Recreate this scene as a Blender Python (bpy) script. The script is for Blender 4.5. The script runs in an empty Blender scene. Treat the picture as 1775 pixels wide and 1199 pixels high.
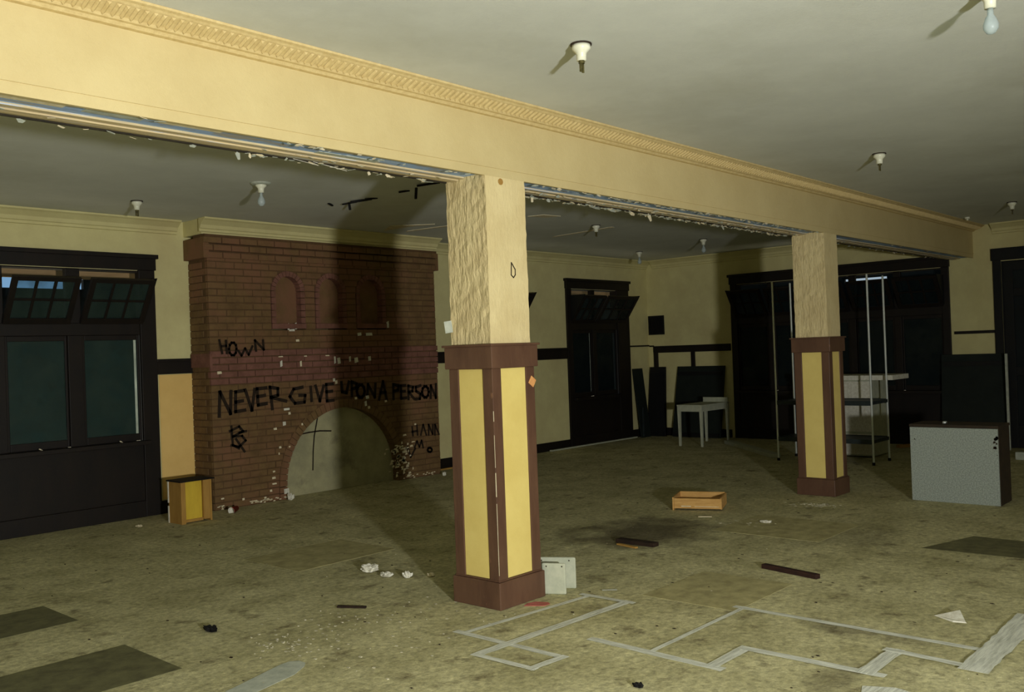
import bpy, bmesh, math, random
from mathutils import Vector, Matrix, Euler
random.seed(7)
S = bpy.context.scene
C = S.collection
# ------------------------------------------------------------------ camera, world, light, exposure
cam_d = bpy.data.cameras.new('camera'); cam = bpy.data.objects.new('camera', cam_d); C.objects.link(cam)
cam_d.sensor_width = 36.0; cam_d.lens = 36.0 * 1620.56 / 1775.0; cam_d.clip_start = 0.05; cam_d.clip_end = 200
RT = Vector((0.667058, -0.744115, -0.036421)); UP = Vector((0.019253, -0.031653, 0.999313)); FW = Vector((0.744757, 0.667301, 0.006788))
M = Matrix.Identity(4)
for i in range(3):
    M[i][0] = RT[i]; M[i][1] = UP[i]; M[i][2] = -FW[i]
M[0][3], M[1][3], M[2][3] = 0, 0, 1.5
cam.matrix_world = M
S.camera = cam
w = bpy.data.worlds.new('world'); S.world = w; w.use_nodes = True
def sky_nodes():
    # hazy daylight: warm bright ground glow below the horizon, pale blue above it
    N = w.node_tree.nodes; L = w.node_tree.links; bg = N['Background']
    g = N.new('ShaderNodeNewGeometry'); s = N.new('ShaderNodeSeparateXYZ'); L.new(g.outputs['Incoming'], s.inputs[0])
    r = N.new('ShaderNodeMapRange'); r.inputs[1].default_value = -0.03; r.inputs[2].default_value = -0.075; L.new(s.outputs['Z'], r.inputs[0])
    m = N.new('ShaderNodeMix'); m.data_type = 'RGBA'; m.inputs[6].default_value = (0.80, 0.72, 0.50, 1); m.inputs[7].default_value = (0.22, 0.42, 0.66, 1)
    L.new(r.outputs[0], m.inputs[0]); L.new(m.outputs[2], bg.inputs[0]); bg.inputs[1].default_value = 0.8
sky_nodes()
FLASH = 1470.0
ld = bpy.data.lights.new('camera_flash', 'SPOT'); ld.energy = FLASH; ld.color = (0.99, 0.995, 0.975); ld.shadow_soft_size = 0.11
ld.spot_size = math.radians(132); ld.spot_blend = 1.0
lo = bpy.data.objects.new('camera_flash', ld); lo.location = (0.45, -2.10, 1.22); C.objects.link(lo)
lo.rotation_euler = (Vector((4.6, 8.0, 1.75)) - lo.location).to_track_quat('-Z', 'Y').to_euler()
S.view_settings.view_transform = 'Standard'; S.view_settings.look = 'None'
S.view_settings.exposure = 0.0; S.view_settings.gamma = 1.0; S.view_settings.use_curve_mapping = False

# ------------------------------------------------------------------ materials
def sr(r, g, b):
    f = lambda c: (c/255/12.92) if c/255 <= 0.04045 else ((c/255+0.055)/1.055)**2.4
    return (f(r), f(g), f(b), 1)
def mat(name, c1, c2=None, scale=6, stretch=(1, 1, 1), rough=0.8, bump=0.0, bscale=40, bstretch=(1, 1, 1), metal=0.0,
        lo=0.35, hi=0.65, detail=6, c3=None, s3=2, lo3=0.5, hi3=0.6, spec=0.3, bdist=0.01):
    m = bpy.data.materials.new(name); m.use_nodes = True; nt = m.node_tree; N = nt.nodes; L = nt.links
    b = N['Principled BSDF']; b.inputs['Roughness'].default_value = rough; b.inputs['Metallic'].default_value = metal
    b.inputs['Specular IOR Level'].default_value = spec
    if c2 is None: c2 = tuple(x*0.82 for x in c1[:3]) + (1,)
    g = N.new('ShaderNodeNewGeometry')
    def noise(sc, st, det=6):
        v = N.new('ShaderNodeVectorMath'); v.operation = 'MULTIPLY'; v.inputs[1].default_value = st
        L.new(g.outputs['Position'], v.inputs[0])
        n = N.new('ShaderNodeTexNoise'); n.inputs['Scale'].default_value = sc; n.inputs['Detail'].default_value = det
        n.inputs['Roughness'].default_value = 0.65
        L.new(v.outputs[0], n.inputs['Vector']); return n
    n = noise(scale, stretch, detail)
    r = N.new('ShaderNodeMapRange'); r.inputs[1].default_value = lo; r.inputs[2].default_value = hi; L.new(n.outputs[0], r.inputs[0])
    mx = N.new('ShaderNodeMix'); mx.data_type = 'RGBA'; mx.inputs[6].default_value = c1; mx.inputs[7].default_value = c2
    L.new(r.outputs[0], mx.inputs[0]); col = mx.outputs[2]
    if c3:
        n3 = noise(s3, stretch, 8); r3 = N.new('ShaderNodeMapRange'); r3.inputs[1].default_value = lo3; r3.inputs[2].default_value = hi3
        L.new(n3.outputs[0], r3.inputs[0]); m3 = N.new('ShaderNodeMix'); m3.data_type = 'RGBA'
        L.new(r3.outputs[0], m3.inputs[0]); L.new(col, m3.inputs[6]); m3.inputs[7].default_value = c3; col = m3.outputs[2]
    L.new(col, b.inputs['Base Color'])
    if bump:
        nb = noise(bscale, bstretch, 5); bp = N.new('ShaderNodeBump'); bp.inputs['Strength'].default_value = bump; bp.inputs['Distance'].default_value = bdist
        L.new(nb.outputs[0], bp.inputs['Height']); L.new(bp.outputs[0], b.inputs['Normal'])
    return m
CREAM = sr(234, 204, 140)
M_ = {}
M_['beam'] = mat('cream_beam_paint', sr(212, 194, 142), sr(205, 186, 134), 3, bump=0.25, bscale=35, rough=0.6)
M_['mould'] = mat('cream_moulding_paint', sr(222, 200, 144), sr(206, 182, 126), 30, rough=0.7, bump=0.3, bscale=60)
M_['plaster'] = mat('cream_rough_plaster', sr(228, 210, 158), sr(212, 192, 142), 5, bump=1.0, bscale=26, bstretch=(1, 1, 0.3), bdist=0.022, rough=0.55)
M_['plaster_smooth'] = mat('cream_smoother_plaster', sr(230, 212, 160), sr(218, 198, 146), 5, bump=0.4, bscale=24, bstretch=(1, 1, 0.5), bdist=0.015, rough=0.55)
M_['wall'] = mat('olive_cream_wall_paint', sr(222, 214, 156), sr(210, 200, 144), 2.5, bump=0.15, bscale=60, c3=sr(202, 188, 136), s3=0.9, lo3=0.5, hi3=0.75)
M_['wall_low'] = mat('tan_wall_panel_paint', sr(242, 204, 126), sr(232, 192, 114), 2.5, bump=0.1, bscale=60)
M_['panel'] = mat('yellow_column_panel_paint', sr(230, 208, 124), sr(222, 198, 114), 4, rough=0.7, bump=0.1, bscale=80)
M_['brownwood'] = mat('brown_painted_wood', sr(102, 74, 56), sr(86, 60, 46), 8, (1, 1, 0.3), rough=0.45, bump=0.15, bscale=50, bstretch=(1, 1, 0.15), c3=sr(128, 92, 68), s3=26, lo3=0.66, hi3=0.7, spec=0.4)
M_['darkwood'] = mat('dark_stained_wood', sr(30, 23, 17), sr(21, 17, 14), 6, (1, 1, 0.3), rough=0.55, bump=0.1)
M_['blackwood'] = mat('black_brown_wood', sr(20, 20, 19), sr(12, 15, 16), 4, rough=0.6)
M_['ceiling'] = mat('grey_white_ceiling_paint', sr(222, 225, 218), sr(212, 215, 208), 1.6, bump=0.15, bscale=70, c3=sr(204, 206, 196), s3=0.7, lo3=0.5, hi3=0.7)
M_['brick'] = mat('red_brown_painted_brick', sr(124, 98, 62), sr(104, 80, 50), 7, bump=0.5, bscale=80, c3=sr(128, 92, 66), s3=1.1, lo3=0.5, hi3=0.62, rough=0.85)
M_['brickred'] = mat('reddish_mantel_brick', sr(134, 92, 78), sr(112, 76, 62), 9, bump=0.4, bscale=80, rough=0.8)
M_['mortar'] = mat('dark_brown_mortar', sr(104, 78, 50), sr(88, 66, 42), 10, bump=0.3)
M_['infill'] = mat('grey_tan_cement_board', sr(178, 172, 132), sr(156, 152, 118), 5, bump=0.3, bscale=60, c3=sr(128, 124, 98), s3=3, lo3=0.55, hi3=0.7)
M_['graf'] = mat('black_spray_paint', sr(46, 34, 22), sr(32, 24, 15), 12, rough=0.9)
M_['white'] = mat('chalky_white_paint', sr(232, 230, 215), sr(205, 200, 180), 30)
M_['flake'] = mat('cream_paint_flake', sr(236, 226, 196), sr(214, 200, 160), 25)
M_['blue'] = mat('blue_grey_old_paint', sr(176, 198, 228), sr(134, 170, 222), 3, (1, 5, 5), c3=sr(168, 166, 160), s3=3, lo3=0.52, hi3=0.6, lo=0.4, hi=0.6)
M_['tanstrip'] = mat('scuffed_tan_timber', sr(216, 196, 150), sr(190, 172, 134), 3, (0.8, 26, 26), c3=sr(190, 196, 200), s3=2.3, lo3=0.55, hi3=0.6, lo=0.42, hi=0.58)
M_['darkgap'] = mat('dark_dusty_gap', sr(50, 44, 30), sr(34, 30, 22), 10)
M_['greypaint'] = mat('speckled_grey_laminate', sr(166, 174, 164), sr(136, 144, 136), 90, lo=0.4, hi=0.6, rough=0.6)
M_['floorflake'] = mat('dusty_cream_flake', sr(212, 206, 178), sr(180, 174, 146), 40)
M_['greydoor'] = mat('pale_painted_board', sr(190, 192, 168), sr(172, 176, 154), 14, bump=0.1)
M_['carcass'] = mat('brown_chipboard_carcass', sr(60, 48, 34), sr(46, 38, 28), 12)
M_['pine'] = mat('orange_pine_wood', sr(212, 168, 100), sr(190, 144, 80), 9, (1, 1, 6), bump=0.1)
M_['yellowwood'] = mat('yellow_varnished_ply', sr(218, 186, 62), sr(200, 166, 52), 10, (1, 1, 0.3))
M_['tanwood'] = mat('tan_varnished_wood', sr(180, 140, 70), sr(160, 120, 58), 10, (1, 1, 0.3))
M_['red'] = mat('red_plastic', sr(190, 22, 18), sr(170, 18, 16), 10, rough=0.4)
M_['chrome'] = mat('chrome_steel', sr(232, 238, 234), sr(214, 222, 218), 10, rough=0.32, metal=0.45, spec=0.8)
M_['steel'] = mat('dull_shelf_steel', sr(58, 66, 66), sr(44, 52, 52), 10, rough=0.5, metal=0.3)
M_['brass'] = mat('tarnished_brass', sr(112, 106, 62), sr(60, 54, 34), 60, rough=0.45, metal=0.3)
M_['porcelain'] = mat('white_porcelain', sr(235, 235, 212), sr(224, 224, 200), 20, rough=0.3, spec=0.5)
M_['green'] = mat('dark_green_board', sr(26, 34, 28), sr(18, 26, 22), 5, rough=0.7)
M_['teal'] = mat('mottled_dark_teal_board', sr(64, 92, 86), sr(38, 58, 56), 3.0, rough=0.6, detail=10, c3=sr(24, 32, 30), s3=9, lo3=0.52, hi3=0.7)
M_['tealdark'] = mat('near_black_teal_board', sr(16, 26, 28), sr(9, 15, 17), 3.0, rough=0.7)
M_['exterior'] = mat('tan_exterior_boarding', sr(168, 138, 98), sr(146, 116, 80), 3, (1, 1, 5))
M_['debris'] = mat('dark_brown_debris', sr(52, 36, 24), sr(34, 24, 16), 14)
M_['black'] = mat('soot_black', sr(16, 14, 12), sr(10, 9, 8), 14)
M_['stick'] = mat('dark_brown_batten', sr(58, 34, 24), sr(40, 24, 18), 12, (1, 1, 4))
M_['pink'] = mat('pink_red_spill', sr(196, 112, 104), sr(172, 96, 84), 14)
M_['orange'] = mat('orange_tan_paper', sr(226, 170, 104), sr(206, 140, 84), 40)
M_['palegrey'] = mat('pale_grey_tape', sr(196, 200, 184), sr(168, 174, 160), 18)
def glassy(name, tint, a):
    m = bpy.data.materials.new(name); m.use_nodes = True; nt = m.node_tree; N = nt.nodes; L = nt.links
    b = N['Principled BSDF']; b.inputs['Base Color'].default_value = tint; b.inputs['Roughness'].default_value = 0.35
    t = N.new('ShaderNodeBsdfTransparent'); t.inputs[0].default_value = (0.8, 0.88, 0.9, 1)
    n = N.new('ShaderNodeTexNoise'); n.inputs['Scale'].default_value = 5; n.inputs['Detail'].default_value = 6
    r = N.new('ShaderNodeMapRange'); r.inputs[1].default_value = 0.3; r.inputs[2].default_value = 0.7; r.inputs[3].default_value = a-0.15; r.inputs[4].default_value = a+0.15
    g = N.new('ShaderNodeNewGeometry'); L.new(g.outputs['Position'], n.inputs['Vector']); L.new(n.outputs[0], r.inputs[0])
    mx = N.new('ShaderNodeMixShader'); L.new(r.outputs[0], mx.inputs[0]); L.new(t.outputs[0], mx.inputs[1]); L.new(b.outputs[0], mx.inputs[2])
    L.new(mx.outputs[0], N['Material Output'].inputs[0]); return m
M_['glass'] = glassy('dusty_window_glass', sr(58, 76, 68), 0.36)
M_['glassdark'] = glassy('dirty_dark_glass', sr(30, 40, 40), 0.3)
M_['bulb'] = glassy('clear_bulb_glass', sr(205, 215, 215), 0.5)
def scuff(name, col, lo_, hi_, st=(1, 1, 1), sc=22, under=None):
    # worn tape: noise decides where the tape is still white and where it is rubbed through
    m = bpy.data.materials.new(name); m.use_nodes = True; nt = m.node_tree; N = nt.nodes; L = nt.links
    b = N['Principled BSDF']; b.inputs['Base Color'].default_value = col; b.inputs['Roughness'].default_value = 0.8
    t = N.new('ShaderNodeBsdfTransparent')
    g = N.new('ShaderNodeNewGeometry'); v = N.new('ShaderNodeVectorMath'); v.operation = 'MULTIPLY'; v.inputs[1].default_value = st
    n = N.new('ShaderNodeTexNoise'); n.inputs['Scale'].default_value = sc; n.inputs['Detail'].default_value = 8; n.inputs['Roughness'].default_value = 0.7
    r = N.new('ShaderNodeMapRange'); r.inputs[1].default_value = lo_; r.inputs[2].default_value = hi_; r.inputs[3].default_value = 0.28; r.inputs[4].default_value = 1.0
    L.new(g.outputs['Position'], v.inputs[0]); L.new(v.outputs[0], n.inputs['Vector']); L.new(n.outputs[0], r.inputs[0])
    mx = N.new('ShaderNodeMixShader'); L.new(r.outputs[0], mx.inputs[0]); L.new(t.outputs[0], mx.inputs[1]); L.new(b.outputs[0], mx.inputs[2])
    L.new(mx.outputs[0], N['Material Output'].inputs[0]); return m
M_['tape_x'] = scuff('worn_white_tape_along', sr(228, 230, 216), 0.30, 0.60, (0.25, 2.5, 1))
M_['tape_y'] = scuff('worn_white_tape_across', sr(228, 230, 216), 0.30, 0.60, (2.5, 0.25, 1))
# floor: stained olive brown sheet flooring
def floor_material():
    m = mat('stained_olive_floor', sr(212, 206, 160), sr(172, 166, 122), 2.2, bump=0.35, bscale=30, rough=0.8, lo=0.32, hi=0.66, c3=sr(128, 119, 86), s3=5, lo3=0.56, hi3=0.70)
    nt = m.node_tree; N = nt.nodes; L = nt.links; b = N['Principled BSDF']
    src = b.inputs['Base Color'].links[0].from_socket
    g = N.new('ShaderNodeNewGeometry')
    # fine grain
    n = N.new('ShaderNodeTexNoise'); n.inputs['Scale'].default_value = 24; n.inputs['Detail'].default_value = 9; n.inputs['Roughness'].default_value = 0.8
    L.new(g.outputs['Position'], n.inputs['Vector'])
    r = N.new('ShaderNodeMapRange'); r.inputs[1].default_value = 0.35; r.inputs[2].default_value = 0.65; r.inputs[3].default_value = 0.52; r.inputs[4].default_value = 1.38
    L.new(n.outputs[0], r.inputs[0])
    vm = N.new('ShaderNodeVectorMath'); vm.operation = 'SCALE'; L.new(src, vm.inputs[0]); L.new(r.outputs[0], vm.inputs['Scale'])
    col = vm.outputs[0]
    # old stains with their own shape: centre, radius, strength
    for (cx, cy, rx, ry, k) in ((6.35, 4.35, 0.75, 0.62, 0.75), (7.0, 2.9, 0.55, 0.4, 0.35), (4.05, 1.75, 0.25, 0.12, 0.4), (4.75, 1.95, 0.12, 0.35, 0.5)):
        s = N.new('ShaderNodeVectorMath'); s.operation = 'SUBTRACT'; s.inputs[1].default_value = (cx, cy, 0); L.new(g.outputs['Position'], s.inputs[0])
        d = N.new('ShaderNodeVectorMath'); d.operation = 'MULTIPLY'; d.inputs[1].default_value = (1/rx, 1/ry, 1); L.new(s.outputs[0], d.inputs[0])
        le = N.new('ShaderNodeVectorMath'); le.operation = 'LENGTH'; L.new(d.outputs[0], le.inputs[0])
        nn = N.new('ShaderNodeTexNoise'); nn.inputs['Scale'].default_value = 4; nn.inputs['Detail'].default_value = 6; L.new(g.outputs['Position'], nn.inputs['Vector'])
        ad = N.new('ShaderNodeMath'); ad.operation = 'MULTIPLY_ADD'; L.new(nn.outputs[0], ad.inputs[0]); ad.inputs[1].default_value = 1.6; L.new(le.outputs['Value'], ad.inputs[2])
        rr = N.new('ShaderNodeMapRange'); rr.inputs[1].default_value = 1.2; rr.inputs[2].default_value = 1.9; rr.inputs[3].default_value = k; rr.inputs[4].default_value = 0
        L.new(ad.outputs[0], rr.inputs[0])
        mx = N.new('ShaderNodeMix'); mx.data_type = 'RGBA'; L.new(rr.outputs[0], mx.inputs[0]); L.new(col, mx.inputs[6]); mx.inputs[7].default_value = sr(52, 38, 24); col = mx.outputs[2]
    L.new(col, b.inputs['Base Color']); return m
M_['floor'] = floor_material()
M_['floorpatch'] = mat('dark_olive_floor_patch', sr(118, 116, 80), sr(90, 87, 60), 9, bump=0.3, bscale=40, detail=9)
M_['floorpatch2'] = mat('brown_olive_floor_patch', sr(190, 182, 132), sr(154, 146, 104), 9, bump=0.3, bscale=40, detail=9)

# ------------------------------------------------------------------ mesh helpers
class MB:
    def __init__(s): s.v = []; s.f = []; s.mi = []
    def add(s, vs, fs, mi=0):
        o = len(s.v); s.v += [tuple(v) for v in vs]; s.f += [tuple(i+o for i in f) for f in fs]; s.mi += [mi]*len(fs); return s
    def box(s, x0, x1, y0, y1, z0, z1, mi=0):
        x0, x1 = min(x0, x1), max(x0, x1); y0, y1 = min(y0, y1), max(y0, y1); z0, z1 = min(z0, z1), max(z0, z1)
        return s.add([(x0, y0, z0), (x1, y0, z0), (x1, y1, z0), (x0, y1, z0), (x0, y0, z1), (x1, y0, z1), (x1, y1, z1), (x0, y1, z1)],
                     [(0, 3, 2, 1), (4, 5, 6, 7), (0, 1, 5, 4), (1, 2, 6, 5), (2, 3, 7, 6), (3, 0, 4, 7)], mi)
    def boxm(s, mtx, sx, sy, sz, mi=0):
        vs = [mtx @ Vector((a*sx/2, b*sy/2, c*sz/2)) for c in (-1, 1) for (a, b) in ((-1, -1), (1, -1), (1, 1), (-1, 1))]
        return s.add(vs, [(0, 3, 2, 1), (4, 5, 6, 7), (0, 1, 5, 4), (1, 2, 6, 5), (2, 3, 7, 6), (3, 0, 4, 7)], mi)
    def prism(s, poly, axis, a, b, mi=0):
        # poly of 2D points extruded along axis ('x': (y,z), 'y': (x,z), 'z': (x,y))
        def P(p, t): return {'x': (t, p[0], p[1]), 'y': (p[0], t, p[1]), 'z': (p[0], p[1], t)}[axis]
        n = len(poly); vs = [P(p, a) for p in poly] + [P(p, b) for p in poly]
        fs = [tuple(range(n))[::-1], tuple(range(n, 2*n))] + [(i, (i+1) % n, n+(i+1) % n, n+i) for i in range(n)]
        return s.add(vs, fs, mi)
    def lathe(s, prof, c=(0, 0, 0), n=20, mi=0):
        vs = []; fs = []
        for (r, z) in prof:
            for i in range(n):
                a = 2*math.pi*i/n; vs.append((c[0]+r*math.cos(a), c[1]+r*math.sin(a), c[2]+z))
        for k in range(len(prof)-1):
            for i in range(n):
                j = (i+1) % n; fs.append((k*n+i, k*n+j, (k+1)*n+j, (k+1)*n+i))
        fs.append(tuple(range(n))[::-1]); fs.append(tuple(range((len(prof)-1)*n, len(prof)*n)))
        return s.add(vs, fs, mi)
    def ribbon(s, pts, wdt, y, t=0.003):
        # painted stroke in an x,z plane facing -y: a thin slab along the polyline
        for (a, b) in zip(pts[:-1], pts[1:]):
            d = Vector((b[0]-a[0], b[1]-a[1])); 
            if d.length < 1e-5: continue
            d.normalize(); nrm = Vector((-d.y, d.x))*wdt/2; e = d*wdt*0.4
            A = Vector(a)-e; B = Vector(b)+e
            s.prism([tuple(A+nrm), tuple(A-nrm), tuple(B-nrm), tuple(B+nrm)], 'y', y-t, y)
        return s
    def build(s, name, m, parent=None, smooth=False, bevel=0, loc=None):
        me = bpy.data.meshes.new(name); me.from_pydata(s.v, [], s.f)
        for mm in (m if isinstance(m, (list, tuple)) else [m]): me.materials.append(M_[mm])
        if any(s.mi): me.polygons.foreach_set('material_index', s.mi)
        bm = bmesh.new(); bm.from_mesh(me); bmesh.ops.recalc_face_normals(bm, faces=bm.faces); bm.to_mesh(me); bm.free()
        if smooth: me.polygons.foreach_set('use_smooth', [True]*len(me.polygons))
        me.update()
        o = bpy.data.objects.new(name, me); C.objects.link(o)
        if loc: o.location = loc
        if parent:
            o.parent = parent; o.matrix_parent_inverse = pw(parent).inverted()
        if bevel:
            md = o.modifiers.new('bevel', 'BEVEL'); md.width = bevel; md.segments = 2; md.limit_method = 'ANGLE'
        return o
def pw(o):
    # world matrix without a depsgraph update (all roots carry location and rotation only)
    mm = Matrix.Translation(o.location) @ o.rotation_euler.to_matrix().to_4x4()
    if o.parent: return pw(o.parent) @ o.matrix_parent_inverse @ mm
    return mm
def tag(o, label=None, cat=None, group=None, kind=None):
    if label: o['label'] = label
    if cat: o['category'] = cat
    if group: o['group'] = group
    if kind: o['kind'] = kind
    return o
def empty(name, loc, rz=0, **k):
    o = bpy.data.objects.new(name, None); C.objects.link(o); o.location = loc; o.rotation_euler = (0, 0, rz); o.empty_display_size = 0.1
    return tag(o, **k)
def inst(name, me, loc, parent, rot=(0, 0, 0), scale=(1, 1, 1)):
    o = bpy.data.objects.new(name, me); C.objects.link(o); o.location = loc; o.rotation_euler = rot; o.scale = scale
    if parent: o.parent = parent; o.matrix_parent_inverse = pw(parent).inverted()
    return o
def struct(o, label=None): o['kind'] = 'structure'; 
YW, YF, XW, ZC = 8.993, 8.617, 13.56, 2.976
X0, Y0 = -3.5, -3.6
# ------------------------------------------------------------------ room shell
o = MB().box(X0-.15, XW+.15, Y0-.15, YW+.15, -0.12, 0).build('floor', 'floor'); tag(o, kind='structure')
floor_o = o
for (pts, mm) in (([(1.4, 5.68), (1.4, 6.25), (2.40, 6.22), (2.39, 5.68)], 'floorpatch'), ([(1.30, 4.36), (1.30, 4.98), (2.33, 4.97), (2.32, 4.34)], 'floorpatch'),
                  ([(6.90, 1.4), (6.88, 2.32), (7.48, 2.14), (7.46, 1.4)], 'floorpatch'), ([(4.72, 2.62), (4.72, 3.24), (5.45, 3.24), (5.45, 2.62)], 'floorpatch2'),
                  ([(6.7, 3.0), (6.7, 3.9), (7.5, 3.9), (7.5, 3.0)], 'floorpatch2'), ([(3.9, 5.6), (3.9, 6.3), (4.8, 6.3), (4.8, 5.6)], 'floorpatch2')):
    MB().prism(pts, 'z', 0.0002, 0.0022).build('floor_patch', mm, floor_o)
o = MB().box(X0-.15, XW+.15, Y0-.15, YW+.15, ZC, ZC+.15).build('ceiling', 'ceiling'); tag(o, kind='structure'); ceil_o = o
# peeled scars hanging a little from the ceiling
for pts in ([(7.15, 8.35), (6.95, 8.0), (7.28, 7.62), (7.18, 7.95)], [(7.72, 6.62), (7.78, 6.44), (8.02, 6.40), (7.95, 6.56)], [(9.42, 7.66), (9.36, 7.58), (9.26, 6.60), (9.33, 6.62)],
            [(7.45, 8.3), (7.40, 8.22), (7.52, 7.4), (7.56, 7.5)]):
    MB().prism(pts, 'z', ZC-0.006, ZC-0.001).build('peeled_scar', 'flake', ceil_o)
# dark curls of soot-blackened paint hanging from the ceiling
for k, (x, y, l, a, h) in enumerate(((5.50, 7.18, .09, .5, .012), (5.60, 7.02, .14, 2.2, .012), (5.60, 7.02, .02, 2.2, .07), (5.58, 6.82, .2, 2.3, .02), (5.60, 6.70, .12, 2.6, .014), (5.59, 6.23, .1, 2.3, .014), (5.575, 6.06, .015, 0, .10), (5.52, 5.84, .2, 2.35, .016))):
    b = MB(); mt = Matrix.Translation((x, y, ZC-h/2-.001)) @ Matrix.Rotation(a, 4, 'Z') @ Matrix.Rotation(.12, 4, 'Y'); b.boxm(mt, l, .02, h)
    b.build('soot_curl', 'black', ceil_o)

def wall_y(name, y0, y1, xa, xb, holes, mlow):
    # wall parallel to the beam with window openings (x0,x1,z0,z1)
    root = None; b = MB(); xs = [xa]
    for h in holes:
        b.box(xs[-1], h[0], y0, y1, 0, ZC); b.box(h[0], h[1], y0, y1, h[3], ZC); b.box(h[0], h[1], y0, y1, 0, h[2]); xs.append(h[1])
    b.box(xs[-1], xb, y0, y1, 0, ZC)
    o = b.build(name, mlow); tag(o, kind='structure'); return o
ZT = 2.45; ZS = 0.70
wb = wall_y('wall_back', YW, YW+.15, X0-.15, XW+.15, [(-.6, 1.75, ZS, ZT), (2.388, 4.53, ZS, ZT), (9.038, 10.232, ZS, ZT), (11.408, 12.692, ZS, ZT)], 'wall')
b = MB()
for (ya, yb, za, zb) in ((Y0-.15, 2.35, 0, ZC), (3.41, 4.148, 0, ZC), (7.292, YW, 0, ZC), (4.148, 7.292, 0, ZS), (4.148, 7.292, ZT, ZC), (2.35, 3.41, 2.47, ZC)):
    b.box(XW, XW+.15, ya, yb, za, zb)
wr = b.build('wall_right', 'wall'); tag(wr, kind='structure')
o = MB().box(X0-.15, X0, Y0, YW, 0, ZC).build('wall_left', 'wall'); tag(o, kind='structure')
o = MB().box(X0, XW, Y0-.15, Y0, 0, ZC).build('wall_front', 'wall'); tag(o, kind='structure')
# lower tan / cream panels under the rail, a hair proud of the wall
def panel_y(xa, xb, za, zb, m): return MB().box(xa, xb, YW-.008, YW-.0005, za, zb).build('wall_panel', m, wb, bevel=.002)
panel_y(4.66, 5.02, .14, 1.40, 'wall_low'); panel_y(8.30, 8.80, .13, 1.385, 'wall'); panel_y(10.42, 11.29, .13, 1.365, 'wall'); panel_y(12.98, 13.52, .13, 1.5, 'wall')
# chair rails and baseboards
k = 0
def trim(name, b, m='darkwood'):
    o = b.build(name, m, bevel=.004); tag(o, kind='structure'); return o
trim('trim_1', MB().box(4.63, 5.05, YW-.03, YW, 1.405, 1.555).box(4.63, 5.05, YW-.045, YW, 1.53, 1.56))
trim('trim_2', MB().box(8.25, 8.93, YW-.03, YW, 1.39, 1.535).box(8.25, 8.93, YW-.045, YW, 1.51, 1.54))
trim('trim_3', MB().box(10.36, 11.30, YW-.03, YW, 1.37, 1.535).box(10.36, 11.30, YW-.045, YW, 1.51, 1.54))
trim('trim_4', MB().box(12.97, 13.55, YW-.025, YW, 1.515, 1.54))
trim('trim_5', MB().box(XW-.025, XW, 8.88, YW-.03, 1.505, 1.53))
trim('trim_6', MB().box(XW-.035, XW, 7.42, 8.88, 1.40, 1.515).box(XW-.03, XW, 8.80, 8.88, .13, 1.40).box(XW-.03, XW, 8.08, 8.15, .13, 1.40))
trim('trim_7', MB().box(XW-.025, XW, 3.50, 4.02, 1.525, 1.565))
trim('baseboard_back', MB().box(4.60, 5.03, YW-.025, YW, 0, .13).box(8.25, 8.95, YW-.025, YW, 0, .13).box(10.32, 11.32, YW-.025, YW, 0, .13).box(12.96, 13.55, YW-.025, YW, 0, .13), 'darkwood')
trim('baseboard_right', MB().box(XW-.025, XW, 7.45, YW-.03, 0, .13).box(XW-.025, XW, 3.5, 4.0, 0, .13), 'darkwood')
# cornice mouldings under the ceiling
def cornice_prof(y, s=1): return [(y, ZC-.001), (y-.13*s, ZC-.001), (y-.13*s, ZC-.018), (y-.105*s, ZC-.03), (y-.05*s, ZC-.07), (y-.035*s, ZC-.105), (y-.02*s, ZC-.11), (y-.02*s, ZC-.135), (y, ZC-.14)]
b = MB(); b.prism(cornice_prof(YW-.001), 'x', X0, 4.90); b.prism(cornice_prof(YW-.001), 'x', 8.30, XW)
b.prism(cornice_prof(YF+.02), 'x', 4.95, 8.25)
trim('trim_8', b, 'wall')
b = MB(); b.prism([(XW-(YW-p[0]), p[1]) for p in cornice_prof(YW)], 'y', Y0, 3.5); b.prism([(XW-(YW-p[0]), p[1]) for p in cornice_prof(YW)], 'y', 4.2, YW-.13)
trim('trim_9', b, 'wall')
# plaster chimney bump above the brickwork
o = MB().box(4.98, 8.20, YF+.02, YW, 2.818, ZC-.001).build('wall_chimney', 'wall'); tag(o, kind='structure')
# neighbouring boarded eave outside the left windows, added dark boards mask the sky to a strip
o = MB().box(-1, 14.5, 9.60, 9.66, 2.405, 3.2).build('wall_outside', 'exterior'); tag(o, kind='structure')
o = MB().box(-1, 14.5, 9.60, 9.66, 1.95, 2.30).build('sky_mask_low', 'tealdark'); tag(o, kind='structure')  # added board, blocks the sky below the open strip
o = MB().box(4.20, 14.5, 9.60, 9.655, 2.301, 2.40).build('sky_mask_mid', 'tealdark'); tag(o, kind='structure')  # added board, keeps sky out of the panes further right

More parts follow.
